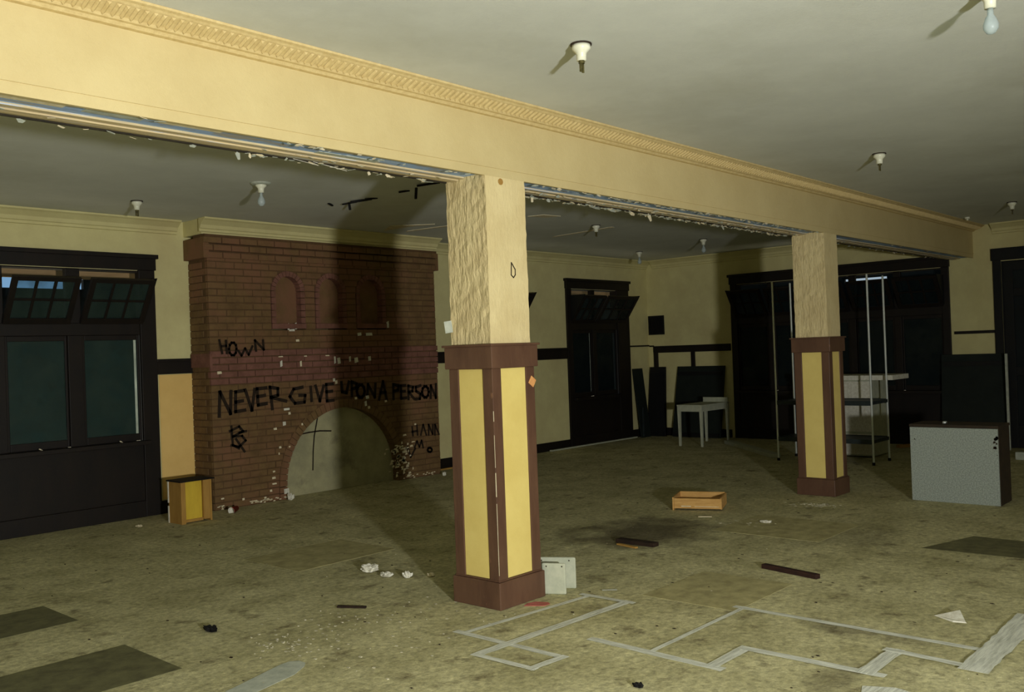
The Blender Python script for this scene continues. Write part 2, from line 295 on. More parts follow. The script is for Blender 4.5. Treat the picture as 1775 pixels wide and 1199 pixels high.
# ------------------------------------------------------------------ windows
def make_window(name, T, W, xin, hole, mulls, sash_cols, ztop=2.60, sill=True, gap=(), wing=None):
    """window built in local coordinates: u along the wall, v = depth (negative into room), z up; T maps (u,v,z) to the world.
    W = outer casing (u0,u1); xin = opening (u0,u1); mulls = mullion (u0,u1) list"""
    root = empty(name, T(( W[0]+W[1])/2, 0, 0)); tag(root, kind='structure')
    def bx(nm, m, *boxes, par=root, bevel=.004):
        b = MB()
        for (u0, u1, v0, v1, z0, z1) in boxes:
            vs = [T(u, v, z) for z in (z0, z1) for (u, v) in ((u0, v0), (u1, v0), (u1, v1), (u0, v1))]
            b.add(vs, [(0, 3, 2, 1), (4, 5, 6, 7), (0, 1, 5, 4), (1, 2, 6, 5), (2, 3, 7, 6), (3, 0, 4, 7)])
        return b.build(nm, m, par, bevel=bevel)
    zh = ztop-.155
    bx('head_casing', 'darkwood', (W[0]-.01, W[1]+.01, -.05, 0, zh+.01, ztop), (W[0]-.03, W[1]+.03, -.07, 0, ztop-.03, ztop+.012))
    bx('side_casing', 'darkwood', (W[0], xin[0], -.035, 0, .0, zh+.01)); bx('side_casing', 'darkwood', (xin[1], W[1], -.035, 0, .0, zh+.01))
    bx('jamb_liner', 'darkwood', (hole[0]-.012, hole[0], 0, .15, ZS, ZT)); bx('jamb_liner', 'darkwood', (hole[1], hole[1]+.012, 0, .15, ZS, ZT)); bx('head_liner', 'darkwood', (hole[0], hole[1], 0, .15, ZT-.012, ZT))
    bx('stool', 'darkwood', (xin[0]-.04, xin[1]+.04, -.12, 0, ZS+.02, ZS+.06))
    bx('apron_panel', 'darkwood', (xin[0], xin[1], -.02, 0, .16, ZS+.02), (xin[0], xin[1], -.035, 0, 0, .16))
    bx('transom_bar', 'darkwood', (xin[0], xin[1], -.02, .06, 1.81, 1.925))
    for (a, c) in mulls:
        bx('mullion', 'darkwood', (a, c, -.015, .06, ZS+.06, 1.81)); bx('mullion', 'darkwood', (a, c, .0, .06, 1.925, zh+.01))
    edges = [xin[0]] + [q for m_ in mulls for q in m_] + [xin[1]]
    for i in range(0, len(edges), 2):
        a, c = edges[i], edges[i+1]
        fr = bx('fixed_sash', 'darkwood', (a, a+.03, .01, .045, ZS+.06, 1.81), (c-.02, c, .01, .045, ZS+.06, 1.81), (a+.03, c-.02, .01, .045, ZS+.06, ZS+.13), (a+.03, c-.02, .01, .045, 1.76, 1.81))
        bx('pane', 'glass' if sill != 'dark' else 'glassdark', (a+.03, c-.02, .025, .03, ZS+.13, 1.76), par=fr, bevel=0)
        g = gap[i//2] if gap else 0.0
        bx('shutter_board', 'teal' if sill != 'dark' else 'tealdark', (a, c-g, .06, .075, ZS, 1.86), bevel=0)
        # hopper sash leaning into the room, hinged at its foot
        hgt = .405; tilt = math.radians(35)
        base = (a-.02, wing if (wing and c == xin[1]) else c+.02)
        def S_(u, s, d): return T(u, -.005-math.sin(tilt)*s - math.cos(tilt)*d, 1.935+math.cos(tilt)*s - math.sin(tilt)*d)
        def sbox(b, u0, u1, s0, s1, d0, d1):
            vs = [S_(u, s, d) for d in (d0, d1) for (u, s) in ((u0, s0), (u1, s0), (u1, s1), (u0, s1))]
            b.add(vs, [(0, 3, 2, 1), (4, 5, 6, 7), (0, 1, 5, 4), (1, 2, 6, 5), (2, 3, 7, 6), (3, 0, 4, 7)])
        L_ = .50; u0, u1 = base
        b = MB(); sbox(b, u0, u0+.05, 0, L_, 0, .035); sbox(b, u1-.05, u1, 0, L_, 0, .035); sbox(b, u0+.05, u1-.05, 0, .06, 0, .035); sbox(b, u0+.05, u1-.05, L_-.045, L_, 0, .035)
        n = sash_cols; cw = (u1-u0-.1)/n
        for q in range(1, n): sbox(b, u0+.05+q*cw-.012, u0+.05+q*cw+.012, .06, L_-.045, .005, .03)
        ms = .06+(L_-.105)/2; sbox(b, u0+.05, u1-.05, ms-.011, ms+.011, .005, .03)
        sash = b.build('hopper_sash', 'darkwood', root, bevel=.003)
        for q in range(n):
            for (s0, s1) in ((.06, ms-.011), (ms+.011, L_-.045)):
                b = MB(); sbox(b, u0+.05+q*cw+.012*(q > 0), u0+.05+(q+1)*cw-.012*(q < n-1), s0, s1, .016, .019); b.build('pane', 'glass' if sill != 'dark' else 'glassdark', sash)
        # side cheek fins that hold the hopper open
    for u, e in ((xin[0]-.02, -1), (wing or xin[1]+.02, 1)):
        tr = [(0, 1.94), (-.29, 2.35), (0, 2.35)]
        b = MB(); vs = [T(u+d, p[0]-.036, p[1]) for d in (0, .012*e) for p in tr]
        b.add(vs, [(0, 1, 2), (5, 4, 3), (0, 3, 4, 1), (1, 4, 5, 2), (2, 5, 3, 0)]); b.build('side_cheek', 'blackwood', root)
    return root
TB = lambda u, v, z: Vector((u, YW+v, z))
TR = lambda u, v, z: Vector((XW+v, u, z))
make_window('window_1', TB, (2.22, 4.635), (2.40, 4.47), (2.40, 4.518), [(3.08, 3.21), (3.765, 3.90)], 3, gap=(.0, .0, .035), wing=4.50)
make_window('window_2', TB, (8.93, 10.34), (9.05, 10.22), (9.05, 10.22), [(9.58, 9.70)], 3, gap=(0, .03), sill='dark')
make_window('window_3', TB, (11.30, 12.96), (11.42, 12.63), (11.42, 12.68), [(11.96, 12.06)], 3, gap=(0.0, .035), sill='dark', wing=12.86)
make_window('window_4', TR, (4.06, 7.385), (4.16, 7.28), (4.16, 7.28), [(4.72, 4.82), (5.37, 5.47), (6.02, 6.12), (6.66, 6.76)], 3, sill='dark')
# added boards outside the right hand window, slotted to give its panes a blue glint
o = MB().box(14.10, 14.15, 2.0, 5.10, 1.6, 3.0).box(14.10, 14.15, 5.74, 8.9, 1.6, 3.0).box(14.10, 14.15, 5.10, 5.74, 1.6, 2.36).box(14.10, 14.15, 5.10, 5.74, 2.43, 3.0).build('sky_mask_right', 'tealdark'); tag(o, kind='structure')
# window_1 paint scraps on the stool
for (x, z) in ((3.47, .765), (4.22, .765)):
    b = MB(); b.boxm(Matrix.Translation((x, YW-.07, z)) @ Euler((.3, .4, .8)).to_matrix().to_4x4(), .05, .02, .008)
    o = b.build('paint_scrap', 'flake'); tag(o, 'small cream paint scrap on the left window ledge, %s' % ('left of the two' if x < 4 else 'right of the two'), 'scrap')
# door at the right edge
root = empty('door_1', (XW, 2.88, 0)); tag(root, kind='structure')
MB().box(XW-.04, XW, 3.41, 3.505, 0, 2.49).box(XW-.05, XW, 2.22, 3.52, 2.48, 2.64).box(XW-.04, XW, 2.25, 2.35, 0, 2.48).box(XW, XW+.15, 3.395, 3.41, 0, 2.47).box(XW, XW+.15, 2.35, 2.365, 0, 2.47).box(XW, XW+.15, 2.365, 3.395, 2.455, 2.47).build('door_frame', 'blackwood', root, bevel=.004)
leaf = MB().box(XW+.02, XW+.06, 2.36, 2.48, 0, 2.46).box(XW+.02, XW+.06, 3.28, 3.40, 0, 2.46).box(XW+.02, XW+.06, 2.48, 3.28, 0, .3).box(XW+.02, XW+.06, 2.48, 3.28, .95, 1.07).box(XW+.02, XW+.06, 2.48, 3.28, 2.0, 2.1).box(XW+.02, XW+.06, 2.48, 3.28, 2.34, 2.46).build('door_leaf', 'blackwood', root, bevel=.004)
for (z0, z1) in ((.3, .95), (1.07, 2.0), (2.1, 2.34)): MB().box(XW+.035, XW+.045, 2.48, 3.28, z0, z1).build('door_panel', 'tealdark', leaf)
MB().lathe([(.012, 0), (.03, .02), (.03, .04), (.01, .05)], (0, 0, 0), 12).build('door_knob', 'brass', leaf, smooth=True).matrix_basis = Matrix.Translation((XW+.02, 2.42, 1.02)) @ Matrix.Rotation(-math.pi/2, 4, 'Y')

# ------------------------------------------------------------------ ceiling beam with ornamented cornice and stripped soffit
BY0, BY1, BZ = 3.745, 4.075, 2.545
beam = empty('ceiling_beam', (X0, (BY0+BY1)/2, BZ), label='long cream painted beam crossing the ceiling on top of the square columns', cat='beam')
MB().box(X0, XW, BY0, BY1, BZ+.03, ZC-.0005).box(X0, XW, BY0-.006, BY0, BZ+.05, BZ+.062).build('beam_body', 'beam', beam)
MB().box(X0, XW, BY0, BY0+.022, BZ, BZ+.03).box(X0, 13.3, BY1-.009, BY1, BZ-.003, BZ+.03, 1).build('fascia_lip', ('beam', 'darkgap'), beam)
for (xa, xb) in ((X0, 3.99), (4.36, 8.73), (9.06, XW)):
    MB().box(xa, xb, BY0+.022, BY0+.03, BZ+.004, BZ+.03).build('joint_gap', 'darkgap', beam)
    MB().box(xa, xb, BY0+.03, BY0+.165, BZ+.012, BZ+.03).build('soffit_board', 'blue', beam)
    MB().box(xa, xb, BY0+.165, BY0+.205, BZ+.002, BZ+.03).box(xa, xb, BY0+.205, BY0+.215, BZ+.014, BZ+.03).box(xa, xb, BY0+.215, BY0+.27, BZ-.004, BZ+.03).box(xa, xb, BY0+.27, BY1-.009, BZ+.006, BZ+.03).build('soffit_batten', 'tanstrip', beam)
cp = [(BY0, ZC-.001), (BY0-.155, ZC-.001), (BY0-.155, ZC-.012), (BY0-.14, ZC-.017), (BY0-.13, ZC-.024), (BY0-.06, ZC-.052), (BY0-.05, ZC-.062), (BY0-.035, ZC-.064), (BY0-.022, ZC-.076), (BY0, ZC-.078)]
MB().prism(cp, 'x', X0, XW).build('cornice_moulding', 'mould', beam)
b = MB()
for i in range(330):
    x = .7+i*.039; sh = .018+.004*random.random()
    for (p, q, h) in ((0.08, .92, .010),):
        y1, z1 = BY0-.128, ZC-.027; y0, z0 = BY0-.066, ZC-.052
        n = Vector((0, -(z1-z0)*-1, 0)); 
        b.add([(x, y0, z0), (x+sh, y0, z0), (x+sh, y1, z1), (x, y1, z1), (x+sh/2, y0+.004, z0-.010), (x+sh/2, y1+.004, z1-.012)], [(0, 3, 5, 4), (1, 4, 5, 2), (0, 4, 1), (3, 2, 5), (0, 1, 2, 3)])
tag(b.build('leaf_ornament', 'mould', beam), kind='stuff')
# flaking paint hanging from the soffit
def flake(b, x, y, z, l, wd, rx, ry, rz, t=.0015):
    mt = Matrix.Translation((x, y, z)) @ Euler((rx, ry, rz)).to_matrix().to_4x4()
    n = random.choice((4, 5, 6)); pts = []
    for i in range(n):
        a = 2*math.pi*(i+.5+random.uniform(-.25, .25))/n; q = random.uniform(.75, 1.25); pts.append((math.cos(a)*l/2*q, math.sin(a)*wd/2*q))
    vs = [mt @ Vector((p[0], p[1], h)) for h in (-t/2, t/2) for p in pts]
    b.add(vs, [tuple(range(n))[::-1], tuple(range(n, 2*n))]+[(i, (i+1) % n, n+(i+1) % n, n+i) for i in range(n)])
rng = [(1.2, 3.9, 40), (4.4, 8.6, 250), (9.2, 13, 30)]
for mname in ('flake', 'palegrey'):
    b = MB()
    for (xa, xb, n) in rng:
        for i in range(n):
            x = random.uniform(xa, xb)
            if xa < 2 and random.random() < .55: x = random.uniform(2.6, 3.9)
            y = random.choice((BY0+.01, BY1-.01, BY1-.01, BY0+.2)) + random.uniform(-.02, .02)
            flake(b, x, y, BZ-.004-random.random()*.010, random.uniform(.015, .06), random.uniform(.010, .026), random.uniform(-.5, .5), random.uniform(-.25, .25), random.uniform(-.3, .3))
    tag(b.build('paint_chips', mname, beam), kind='stuff')
for (x, l, wd, rx, m) in ((2.55, .035, .09, 1.3, 'palegrey'), (2.62, .02, .05, 1.4, 'flake'), (2.95, .22, .03, .3, 'white'), (3.10, .28, .04, .4, 'white'), (3.38, .03, .05, 1.2, 'flake'), (3.52, .04, .04, 1.3, 'flake'),
                          (4.78, .06, .08, 1.4, 'flake'), (4.95, .05, .05, 1.3, 'palegrey'), (5.48, .16, .05, .9, 'palegrey'), (5.68, .12, .06, 1.0, 'palegrey'), (5.95, .09, .07, 1.2, 'flake'), (6.2, .06, .1, 1.4, 'flake'), (7.0, .1, .03, 1.2, 'flake'), (7.35, .04, .07, 1.3, 'palegrey'), (8.2, .1, .05, 1.3, 'flake')):
    b = MB(); wd *= .62; flake(b, x, BY1-.02, BZ-.004-wd*.4*math.sin(rx), l*.9, wd, rx, .1, 0, .002); b.build('hanging_flake', m, beam)
for (xa, xb, ya, m) in ((1.3, 1.62, .05, 'flake'), (2.02, 2.32, .035, 'flake'), (1.70, 1.95, .06, 'palegrey'), (2.9, 3.3, .12, 'palegrey')):
    MB().box(xa, xb, BY0+ya, BY0+ya+.05, BZ+.009, BZ+.0118).build('paint_remnant', m, beam)

# ------------------------------------------------------------------ columns
def make_column(x, wd, zr, label):
    r = empty('square_column', (x+wd/2, BY0+wd/2, 0), label=label, cat='column')
    y = BY0
    # rough plastered shaft: gently uneven surface
    me_b = MB(); n = 6; mz = 26; wy = BY1-BY0
    ring = [(i/n, 0) for i in range(n)]+[(1, i/n) for i in range(n)]+[(1-i/n, 1) for i in range(n)]+[(0, 1-i/n) for i in range(n)]
    vs = []
    for k_ in range(mz+1):
        z = zr-.005+(BZ-zr+.032)*k_/mz
        for (a, c) in ring:
            e = .0035
            vs.append((x+a*wd+random.uniform(-e, e)*(a in (0, 1)), y+.001+c*(wy-.002)+random.uniform(-e, e)*.6*(c in (1,)), z))
    R_ = len(ring); fs = [(k_*R_+i, k_*R_+(i+1) % R_, (k_+1)*R_+(i+1) % R_, (k_+1)*R_+i) for k_ in range(mz) for i in range(R_)]
    fs += [tuple(range(R_))[::-1], tuple(range(mz*R_, (mz+1)*R_))]
    me_b.add(vs, fs); me_b.mi = [1 if (q < mz*R_ and q % R_ < n) else 0 for q in range(len(fs))]; me_b.build('plaster_shaft', ('plaster', 'plaster_smooth'), r)
    x0, x1, y0, y1 = x-.012, x+wd+.015, y-.010, BY1+.018
    zp = zr-.145
    MB().box(x0-.018, x1+.018, y0-.018, y1+.018, zp, zr-.012).box(x0-.03, x1+.03, y0-.03, y1+.03, zr-.014, zr).build('cap_rail', 'brownwood', r, bevel=.004)
    MB().box(x0+.014, x1-.014, y0+.014, y1-.014, .0, zp).build('core', 'brownwood', r)
    s = .078
    for (a, c) in ((x0, y0), (x1-s, y0), (x1-s, y1-s), (x0, y1-s)):
        MB().box(a, a+s, c, c+s, .165, zp).build('corner_stile', 'brownwood', r, bevel=.003)
    for (a, b_, c, d) in ((x0+s+.002, x1-s-.002, y0+.006, y0+.013), (x0+s+.002, x1-s-.002, y1-.013, y1-.006), (x0+.006, x0+.013, y0+s+.002, y1-s-.002), (x1-.013, x1-.006, y0+s+.002, y1-s-.002)):
        MB().box(a, b_, c, d, .172, zp-.003).build('panel', 'panel', r)
    MB().box(x0-.015, x1+.015, y0-.015, y1+.015, 0, .16).box(x0-.006, x1+.006, y0-.006, y1+.006, .16, .17).build('plinth', 'brownwood', r, bevel=.005)
    return r
col1 = make_column(3.997, .352, 1.555, 'near square column with rough plaster top, yellow panels and brown wooden corners')
col2 = make_column(8.745, .30, 1.54, 'farther square column with yellow panels, standing beside the chrome rack')
# worn white edge along the near corner of the near column
b = MB(); yq = BY0-.0105; xq = 3.997-.0125
for (z0, z1, q) in ((.20, .62, .0016), (.66, .80, .003), (.83, 1.02, .0014), (1.10, 1.16, .002), (.05, .12, .002)):
    b.box(xq-.0006, xq+q, yq-.0006, yq+q, z0, z1)
b.build('worn_edge', 'flake', col1)
# marks on the near column
MB().ribbon([(4.20, 2.04), (4.195, 1.965), (4.215, 1.95), (4.232, 1.968), (4.232, 2.0), (4.20, 2.04)], .006, BY0-.0005, .002).build('scribbled_mark', 'graf', col1)
MB().prism([(4.13+.022*math.cos(a*.7), 2.52+.02*math.sin(a*.7)) for a in range(9)], 'y', BY0-.0016, BY0-.0001).build('rust_spot', 'tanwood', col1)
o = MB().box(-.024, .024, -.004, .004, -.036, .036).build('switch_plate', 'palegrey'); o.location = (3.985, 4.083, 1.668); o.rotation_euler = (0, .12, math.radians(118)); tag(o, 'small pale plate hanging off the left edge of the near column', 'plate')
o = MB().box(-.026, .026, -.003, .003, -.026, .026).build('sticker', 'orange', bevel=.002); o.location = (4.338, BY0-.0135, 1.318); o.rotation_euler = (0, .6, 0); tag(o, 'small tilted orange-tan sticker on the right corner of the near column', 'sticker')
# ------------------------------------------------------------------ fireplace of painted brick
fp = empty('fireplace', (6.6, YF+.1, 0), label='big red-brown brick fireplace wall with three arched niches and spray-painted words', cat='fireplace')
AX, AZ, AR = 6.69, .14, .80            # arch centre, springing height, radius
RG = .095                               # ring of voussoirs
NI = [(5.985, .16), (6.56, .16), (7.145, .165)]   # niches: centre, half width
NZ0, NZS = 1.905, 2.255                 # niche foot and springing
BX0, BX1 = 5.02, 8.19
def blocked(z0, z1):
    out = []; zm = (z0+z1)/2
    if z0 < AZ+AR+RG-.005:
        dz = max(0, zm-AZ); R_ = AR+RG
        if dz < R_:
            hw = math.sqrt(R_*R_-dz*dz); out.append((AX-hw, AX+hw))
    if zm > NZ0-.06 and zm < NZS+.165+.07:
        for (c, h) in NI:
            if zm <= NZS: hw = h+.06
            else:
                R_ = h+.06; d = zm-NZS
                if d >= R_: continue
                hw = math.sqrt(R_*R_-d*d)
            if zm < NZ0: hw = h+.06
            out.append((c-hw, c+hw))
    return sorted(out)
def free(xa, xb, bl):
    cur = xa; out = []
    for (a, c) in bl:
        if a > cur: out.append((cur, a))
        cur = max(cur, c)
    if cur < xb: out.append((cur, xb))
    return out
def brick_mesh(name, m, L=.2, H=.058, D=.05):
    # front face at y=0 with a small chamfer, body goes back to y=+D
    e = .004; x, z = L/2, H/2
    vs = [(-x, D, -z), (x, D, -z), (x, D, z), (-x, D, z), (-x, e, -z), (x, e, -z), (x, e, z), (-x, e, z), (-x+e, 0, -z+e), (x-e, 0, -z+e), (x-e, 0, z-e), (-x+e, 0, z-e)]
    fs = [(0, 1, 2, 3)]+[(0+i, 4+i, 4+(i+1) % 4, (i+1) % 4) for i in range(4)]+[(4+i, 8+i, 8+(i+1) % 4, 4+(i+1) % 4) for i in range(4)]+[(8, 11, 10, 9)]
    me = bpy.data.meshes.new(name); me.from_pydata(vs, [], fs); me.materials.append(M_[m])
    bm = bmesh.new(); bm.from_mesh(me); bmesh.ops.recalc_face_normals(bm, faces=bm.faces); bm.to_mesh(me); bm.free(); return me
me_b, me_r = brick_mesh('brick', 'brick'), brick_mesh('brick', 'brickred')
CH = .0705; course = []; z = .004
bricks = []    # (x, z, length, proud, red, height)
k = 0
while z < 2.56:
    band = 1.30 < z+CH/2 < 1.60
    proud = .0
    if band: proud = .010
    if 1.83 < z+CH/2 < 1.90: proud = .0
    for (a, c) in free(BX0-proud*.6, BX1+proud*.9, blocked(z, z+CH)):
        x = a; off = .105 if k % 2 else 0; first = True
        while x < c-.012:
            L = .21-off if first and off else .21; first = False
            if abs(a-(BX0-proud*.6)) > .01 and x == a: L = .12+.09*random.random()
            if x+L > c-.05: L = c-x
            bricks.append((x+L/2, z+CH/2, L-.010, proud, band)); x += L
    z += CH; k += 1
# crown: two corbelled steps and a soldier edge
z = 2.57
for st, (hh, pr) in enumerate(((.07, .02), (.07, .035), (.07, .045))):
    x = BX0-.035-.01*st; off = .105*(st % 2)
    while x < BX1+.03:
        L = min(.21-(off if x < BX0 else 0), BX1+.035-x)
        bricks.append((x+L/2, z+hh/2, L-.010, pr, False)); x += L
    z += hh+.005
bricks.sort(key=lambda q: (q[0]-0)**2*.9 + 0*q[1])     # nearest to the camera first
mb = MB()
for i, (x, z, L, pr, red) in enumerate(bricks):
    dy = random.uniform(-.0025, .0025); H = .0605/.058
    if i < 285:
        inst('brick', me_r if red else me_b, (x, YF-pr+dy, z), fp, (random.uniform(-.01, .01), 0, random.uniform(-.008, .008)), (L/.2, 1+pr*12, H))
    else:
        e = .004; D = .05+pr; x0, x1, z0, z1 = x-L/2, x+L/2, z-.03, z+.03; y = YF-pr+dy
        mb.add([(x0, y+D, z0), (x1, y+D, z0), (x1, y+D, z1), (x0, y+D, z1), (x0, y+e, z0), (x1, y+e, z0), (x1, y+e, z1), (x0, y+e, z1), (x0+e, y, z0+e), (x1-e, y, z0+e), (x1-e, y, z1-e), (x0+e, y, z1-e)],
               [(0, 1, 2, 3)]+[(0+q, 4+q, 4+(q+1) % 4, (q+1) % 4) for q in range(4)]+[(4+q, 8+q, 8+(q+1) % 4, 4+(q+1) % 4) for q in range(4)]+[(8, 11, 10, 9)], 1 if red else 0)
tag(mb.build('brickwork', ('brick', 'brickred'), fp), kind='stuff')
# mortar body in course slices around the openings
mc = MB(); z = 0
while z < 2.57:
    for (a, c) in free(BX0+.006, BX1-.006, blocked(z, z+CH)): mc.box(a, c, YF+.007, YW-.012, z, z+CH)
    z += CH
mc.box(BX0+.006, BX1-.006, YF+.006, YW-.002, z, 2.785)
mc.box(BX0-.03, BX1+.03, YF-.02, YF+.2, 2.785, 2.815)
mc.build('mortar_core', 'mortar', fp)
# side of the crown and mantel on the left return
MB().box(BX0-.05, BX0+.01, YF-.03, YW-.012, 2.57, 2.78).build('crown_return', 'brick', fp); MB().box(BX0-.028, BX0, YF-.045, YW-.05, 1.46, 1.60).build('mantel_return', 'brickred', fp)
MB().box(BX1, BX1+.045, YF-.03, YW-.012, 2.57, 2.78).build('crown_return', 'brick', fp)
for kk in range(36):
    zz = .004+kk*CH
    for q in range(2):
        y0 = YF+.02+q*.18+(.09 if kk % 2 else 0); y1 = min(y0+.17, YW-.012)
        if y1-y0 > .03: MB().box(BX0-.002, BX0+.02, y0, y1, zz+.004, zz+CH-.006).build('return_brick', 'brick', fp)
# fire opening ring (voussoirs), jambs and infill board
nv = 40
for i in range(nv):
    a0, a1 = math.pi*(i+.06)/nv, math.pi*(i+.94)/nv
    P = [(AX+r*math.cos(a), AZ+r*math.sin(a)) for (r, a) in ((AR, a0), (AR, a1), (AR+RG, a1), (AR+RG, a0))]
    d = random.uniform(-.002, .003); MB().prism(P, 'y', YF-.004+d, YF+.16).build('arch_brick', 'brick', fp)
for sx in (-1, 1):
    for q in range(2):
        xa = AX+sx*AR; MB().box(xa, xa+sx*(RG-.002), YF-.002, YF+.16, q*.07+.002, q*.07+.064).build('jamb_brick', 'brick', fp)
pts = [(AX+(AR+.02)*math.cos(math.pi*i/32), AZ+(AR+.02)*math.sin(math.pi*i/32)) for i in range(33)]
pts = [(AX+AR+.02, .002)]+pts+[(AX-AR-.02, .002)]
infill = MB().prism(pts, 'y', YF+.115, YF+.135).build('infill_board', 'infill', fp)
MB().box(AX-AR-.05, AX+AR+.05, YF+.16, YF+.17, 0, AZ+AR+.05).build('ring_backing', 'mortar', fp)
CROSS = [[(6.323, 0.85), (6.275, 0.629), (6.252, 0.386), (6.247, 0.099)]]
GRAF={'NEVER': [[(5.098, 0.955), (5.116, 1.205), (5.229, 0.973), (5.244, 1.205)], [(5.393, 1.204), (5.296, 1.195), (5.288, 0.99), (5.401, 0.999)], [(5.292, 1.089), (5.377, 1.098)], [(5.409, 1.21), (5.482, 0.991), (5.524, 1.211)], [(5.666, 1.218), (5.552, 1.214), (5.559, 1.04), (5.663, 1.051)], [(5.555, 1.13), (5.646, 1.139)], [(5.733, 0.988), (5.709, 1.223), (5.81, 1.203), (5.807, 1.13), (5.716, 1.113), (5.909, 1.061)]], 'GIVE': [[(6.128, 1.201), (6.011, 1.185), (5.958, 1.106), (6.022, 1.03), (6.148, 1.034), (6.16, 1.109), (6.083, 1.113)], [(6.237, 1.198), (6.243, 1.043)], [(6.302, 1.207), (6.354, 1.033), (6.413, 1.202)], [(6.543, 1.218), (6.448, 1.215), (6.453, 1.027), (6.543, 1.032)], [(6.448, 1.131), (6.528, 1.134)]], 'UP': [[(6.663, 1.228), (6.668, 1.118), (6.732, 1.104), (6.771, 1.231)], [(6.809, 1.063), (6.811, 1.226), (6.883, 1.201), (6.873, 1.154), (6.813, 1.146)]], 'ON': [[(6.997, 1.108), (6.984, 1.064), (6.954, 1.037), (6.919, 1.04), (6.892, 1.069), (6.883, 1.114), (6.896, 1.158), (6.926, 1.185), (6.961, 1.183), (6.988, 1.154), (6.997, 1.108)], [(7.034, 1.034), (7.051, 1.185), (7.147, 1.027), (7.165, 1.188)]], 'A': [[(7.209, 0.996), (7.282, 1.21), (7.329, 0.988)], [(7.24, 1.078), (7.318, 1.077)]], 'PERSON': [[(7.436, 0.988), (7.44, 1.166), (7.522, 1.148), (7.513, 1.093), (7.441, 1.083)], [(7.636, 1.143), (7.559, 1.143), (7.559, 0.99), (7.64, 0.992)], [(7.558, 1.074), (7.624, 1.073)], [(7.677, 0.973), (7.681, 1.137), (7.758, 1.116), (7.745, 1.067), (7.686, 1.061), (7.767, 0.973)], [(7.884, 1.13), (7.803, 1.114), (7.808, 1.063), (7.879, 1.025), (7.865, 0.967), (7.79, 0.966)], [(8.016, 1.043), (8.003, 1.001), (7.974, 0.977), (7.94, 0.979), (7.914, 1.007), (7.905, 1.049), (7.918, 1.09), (7.947, 1.115), (7.981, 1.113), (8.008, 1.086), (8.016, 1.043)], [(8.05, 0.964), (8.057, 1.121), (8.137, 0.962), (8.145, 1.134)]], 'HOWN': [[(5.124, 1.733), (5.151, 1.599)], [(5.15, 1.671), (5.197, 1.674)], [(5.199, 1.727), (5.204, 1.598)], [(5.318, 1.639), (5.308, 1.599), (5.286, 1.575), (5.259, 1.576), (5.238, 1.601), (5.231, 1.641), (5.241, 1.68), (5.264, 1.705), (5.291, 1.704), (5.312, 1.679), (5.318, 1.639)], [(5.339, 1.619), (5.374, 1.569), (5.42, 1.642), (5.46, 1.575), (5.508, 1.664)], [(5.55, 1.614), (5.541, 1.726), (5.645, 1.625), (5.64, 1.725)]], 'mark': [[(5.233, 0.842), (5.244, 0.648), (5.315, 0.608)], [(5.213, 0.795), (5.324, 0.834), (5.368, 0.782), (5.247, 0.736)], [(5.247, 0.736), (5.356, 0.734), (5.395, 0.682), (5.315, 0.624), (5.226, 0.649)], [(5.321, 0.77), (5.404, 0.779)], [(5.282, 0.708), (5.378, 0.569)]], 'HANN': [[(7.8, 0.628), (7.808, 0.521)], [(7.797, 0.57), (7.875, 0.573)], [(7.879, 0.641), (7.886, 0.524)], [(7.939, 0.519), (7.984, 0.642), (8.031, 0.511)], [(8.071, 0.507), (8.077, 0.634), (8.139, 0.511), (8.15, 0.628)], [(8.179, 0.497), (8.185, 0.625), (8.248, 0.501)]], 'VM': [[(7.635, 0.394), (7.679, 0.265), (7.761, 0.362)], [(7.749, 0.373), (7.791, 0.446), (7.827, 0.375), (7.869, 0.448), (7.891, 0.358)], [(8.038, 0.314), (8.03, 0.299), (8.011, 0.291), (7.988, 0.294), (7.97, 0.305), (7.963, 0.322), (7.971, 0.337), (7.99, 0.345), (8.013, 0.343), (8.031, 0.331), (8.038, 0.314)]], 'cross': []}
CROSS=[[(6.402, 0.847), (6.348, 0.64), (6.326, 0.467), (6.313, 0.261)], [(6.14, 0.673), (6.276, 0.685), (6.426, 0.69), (6.582, 0.676)]]
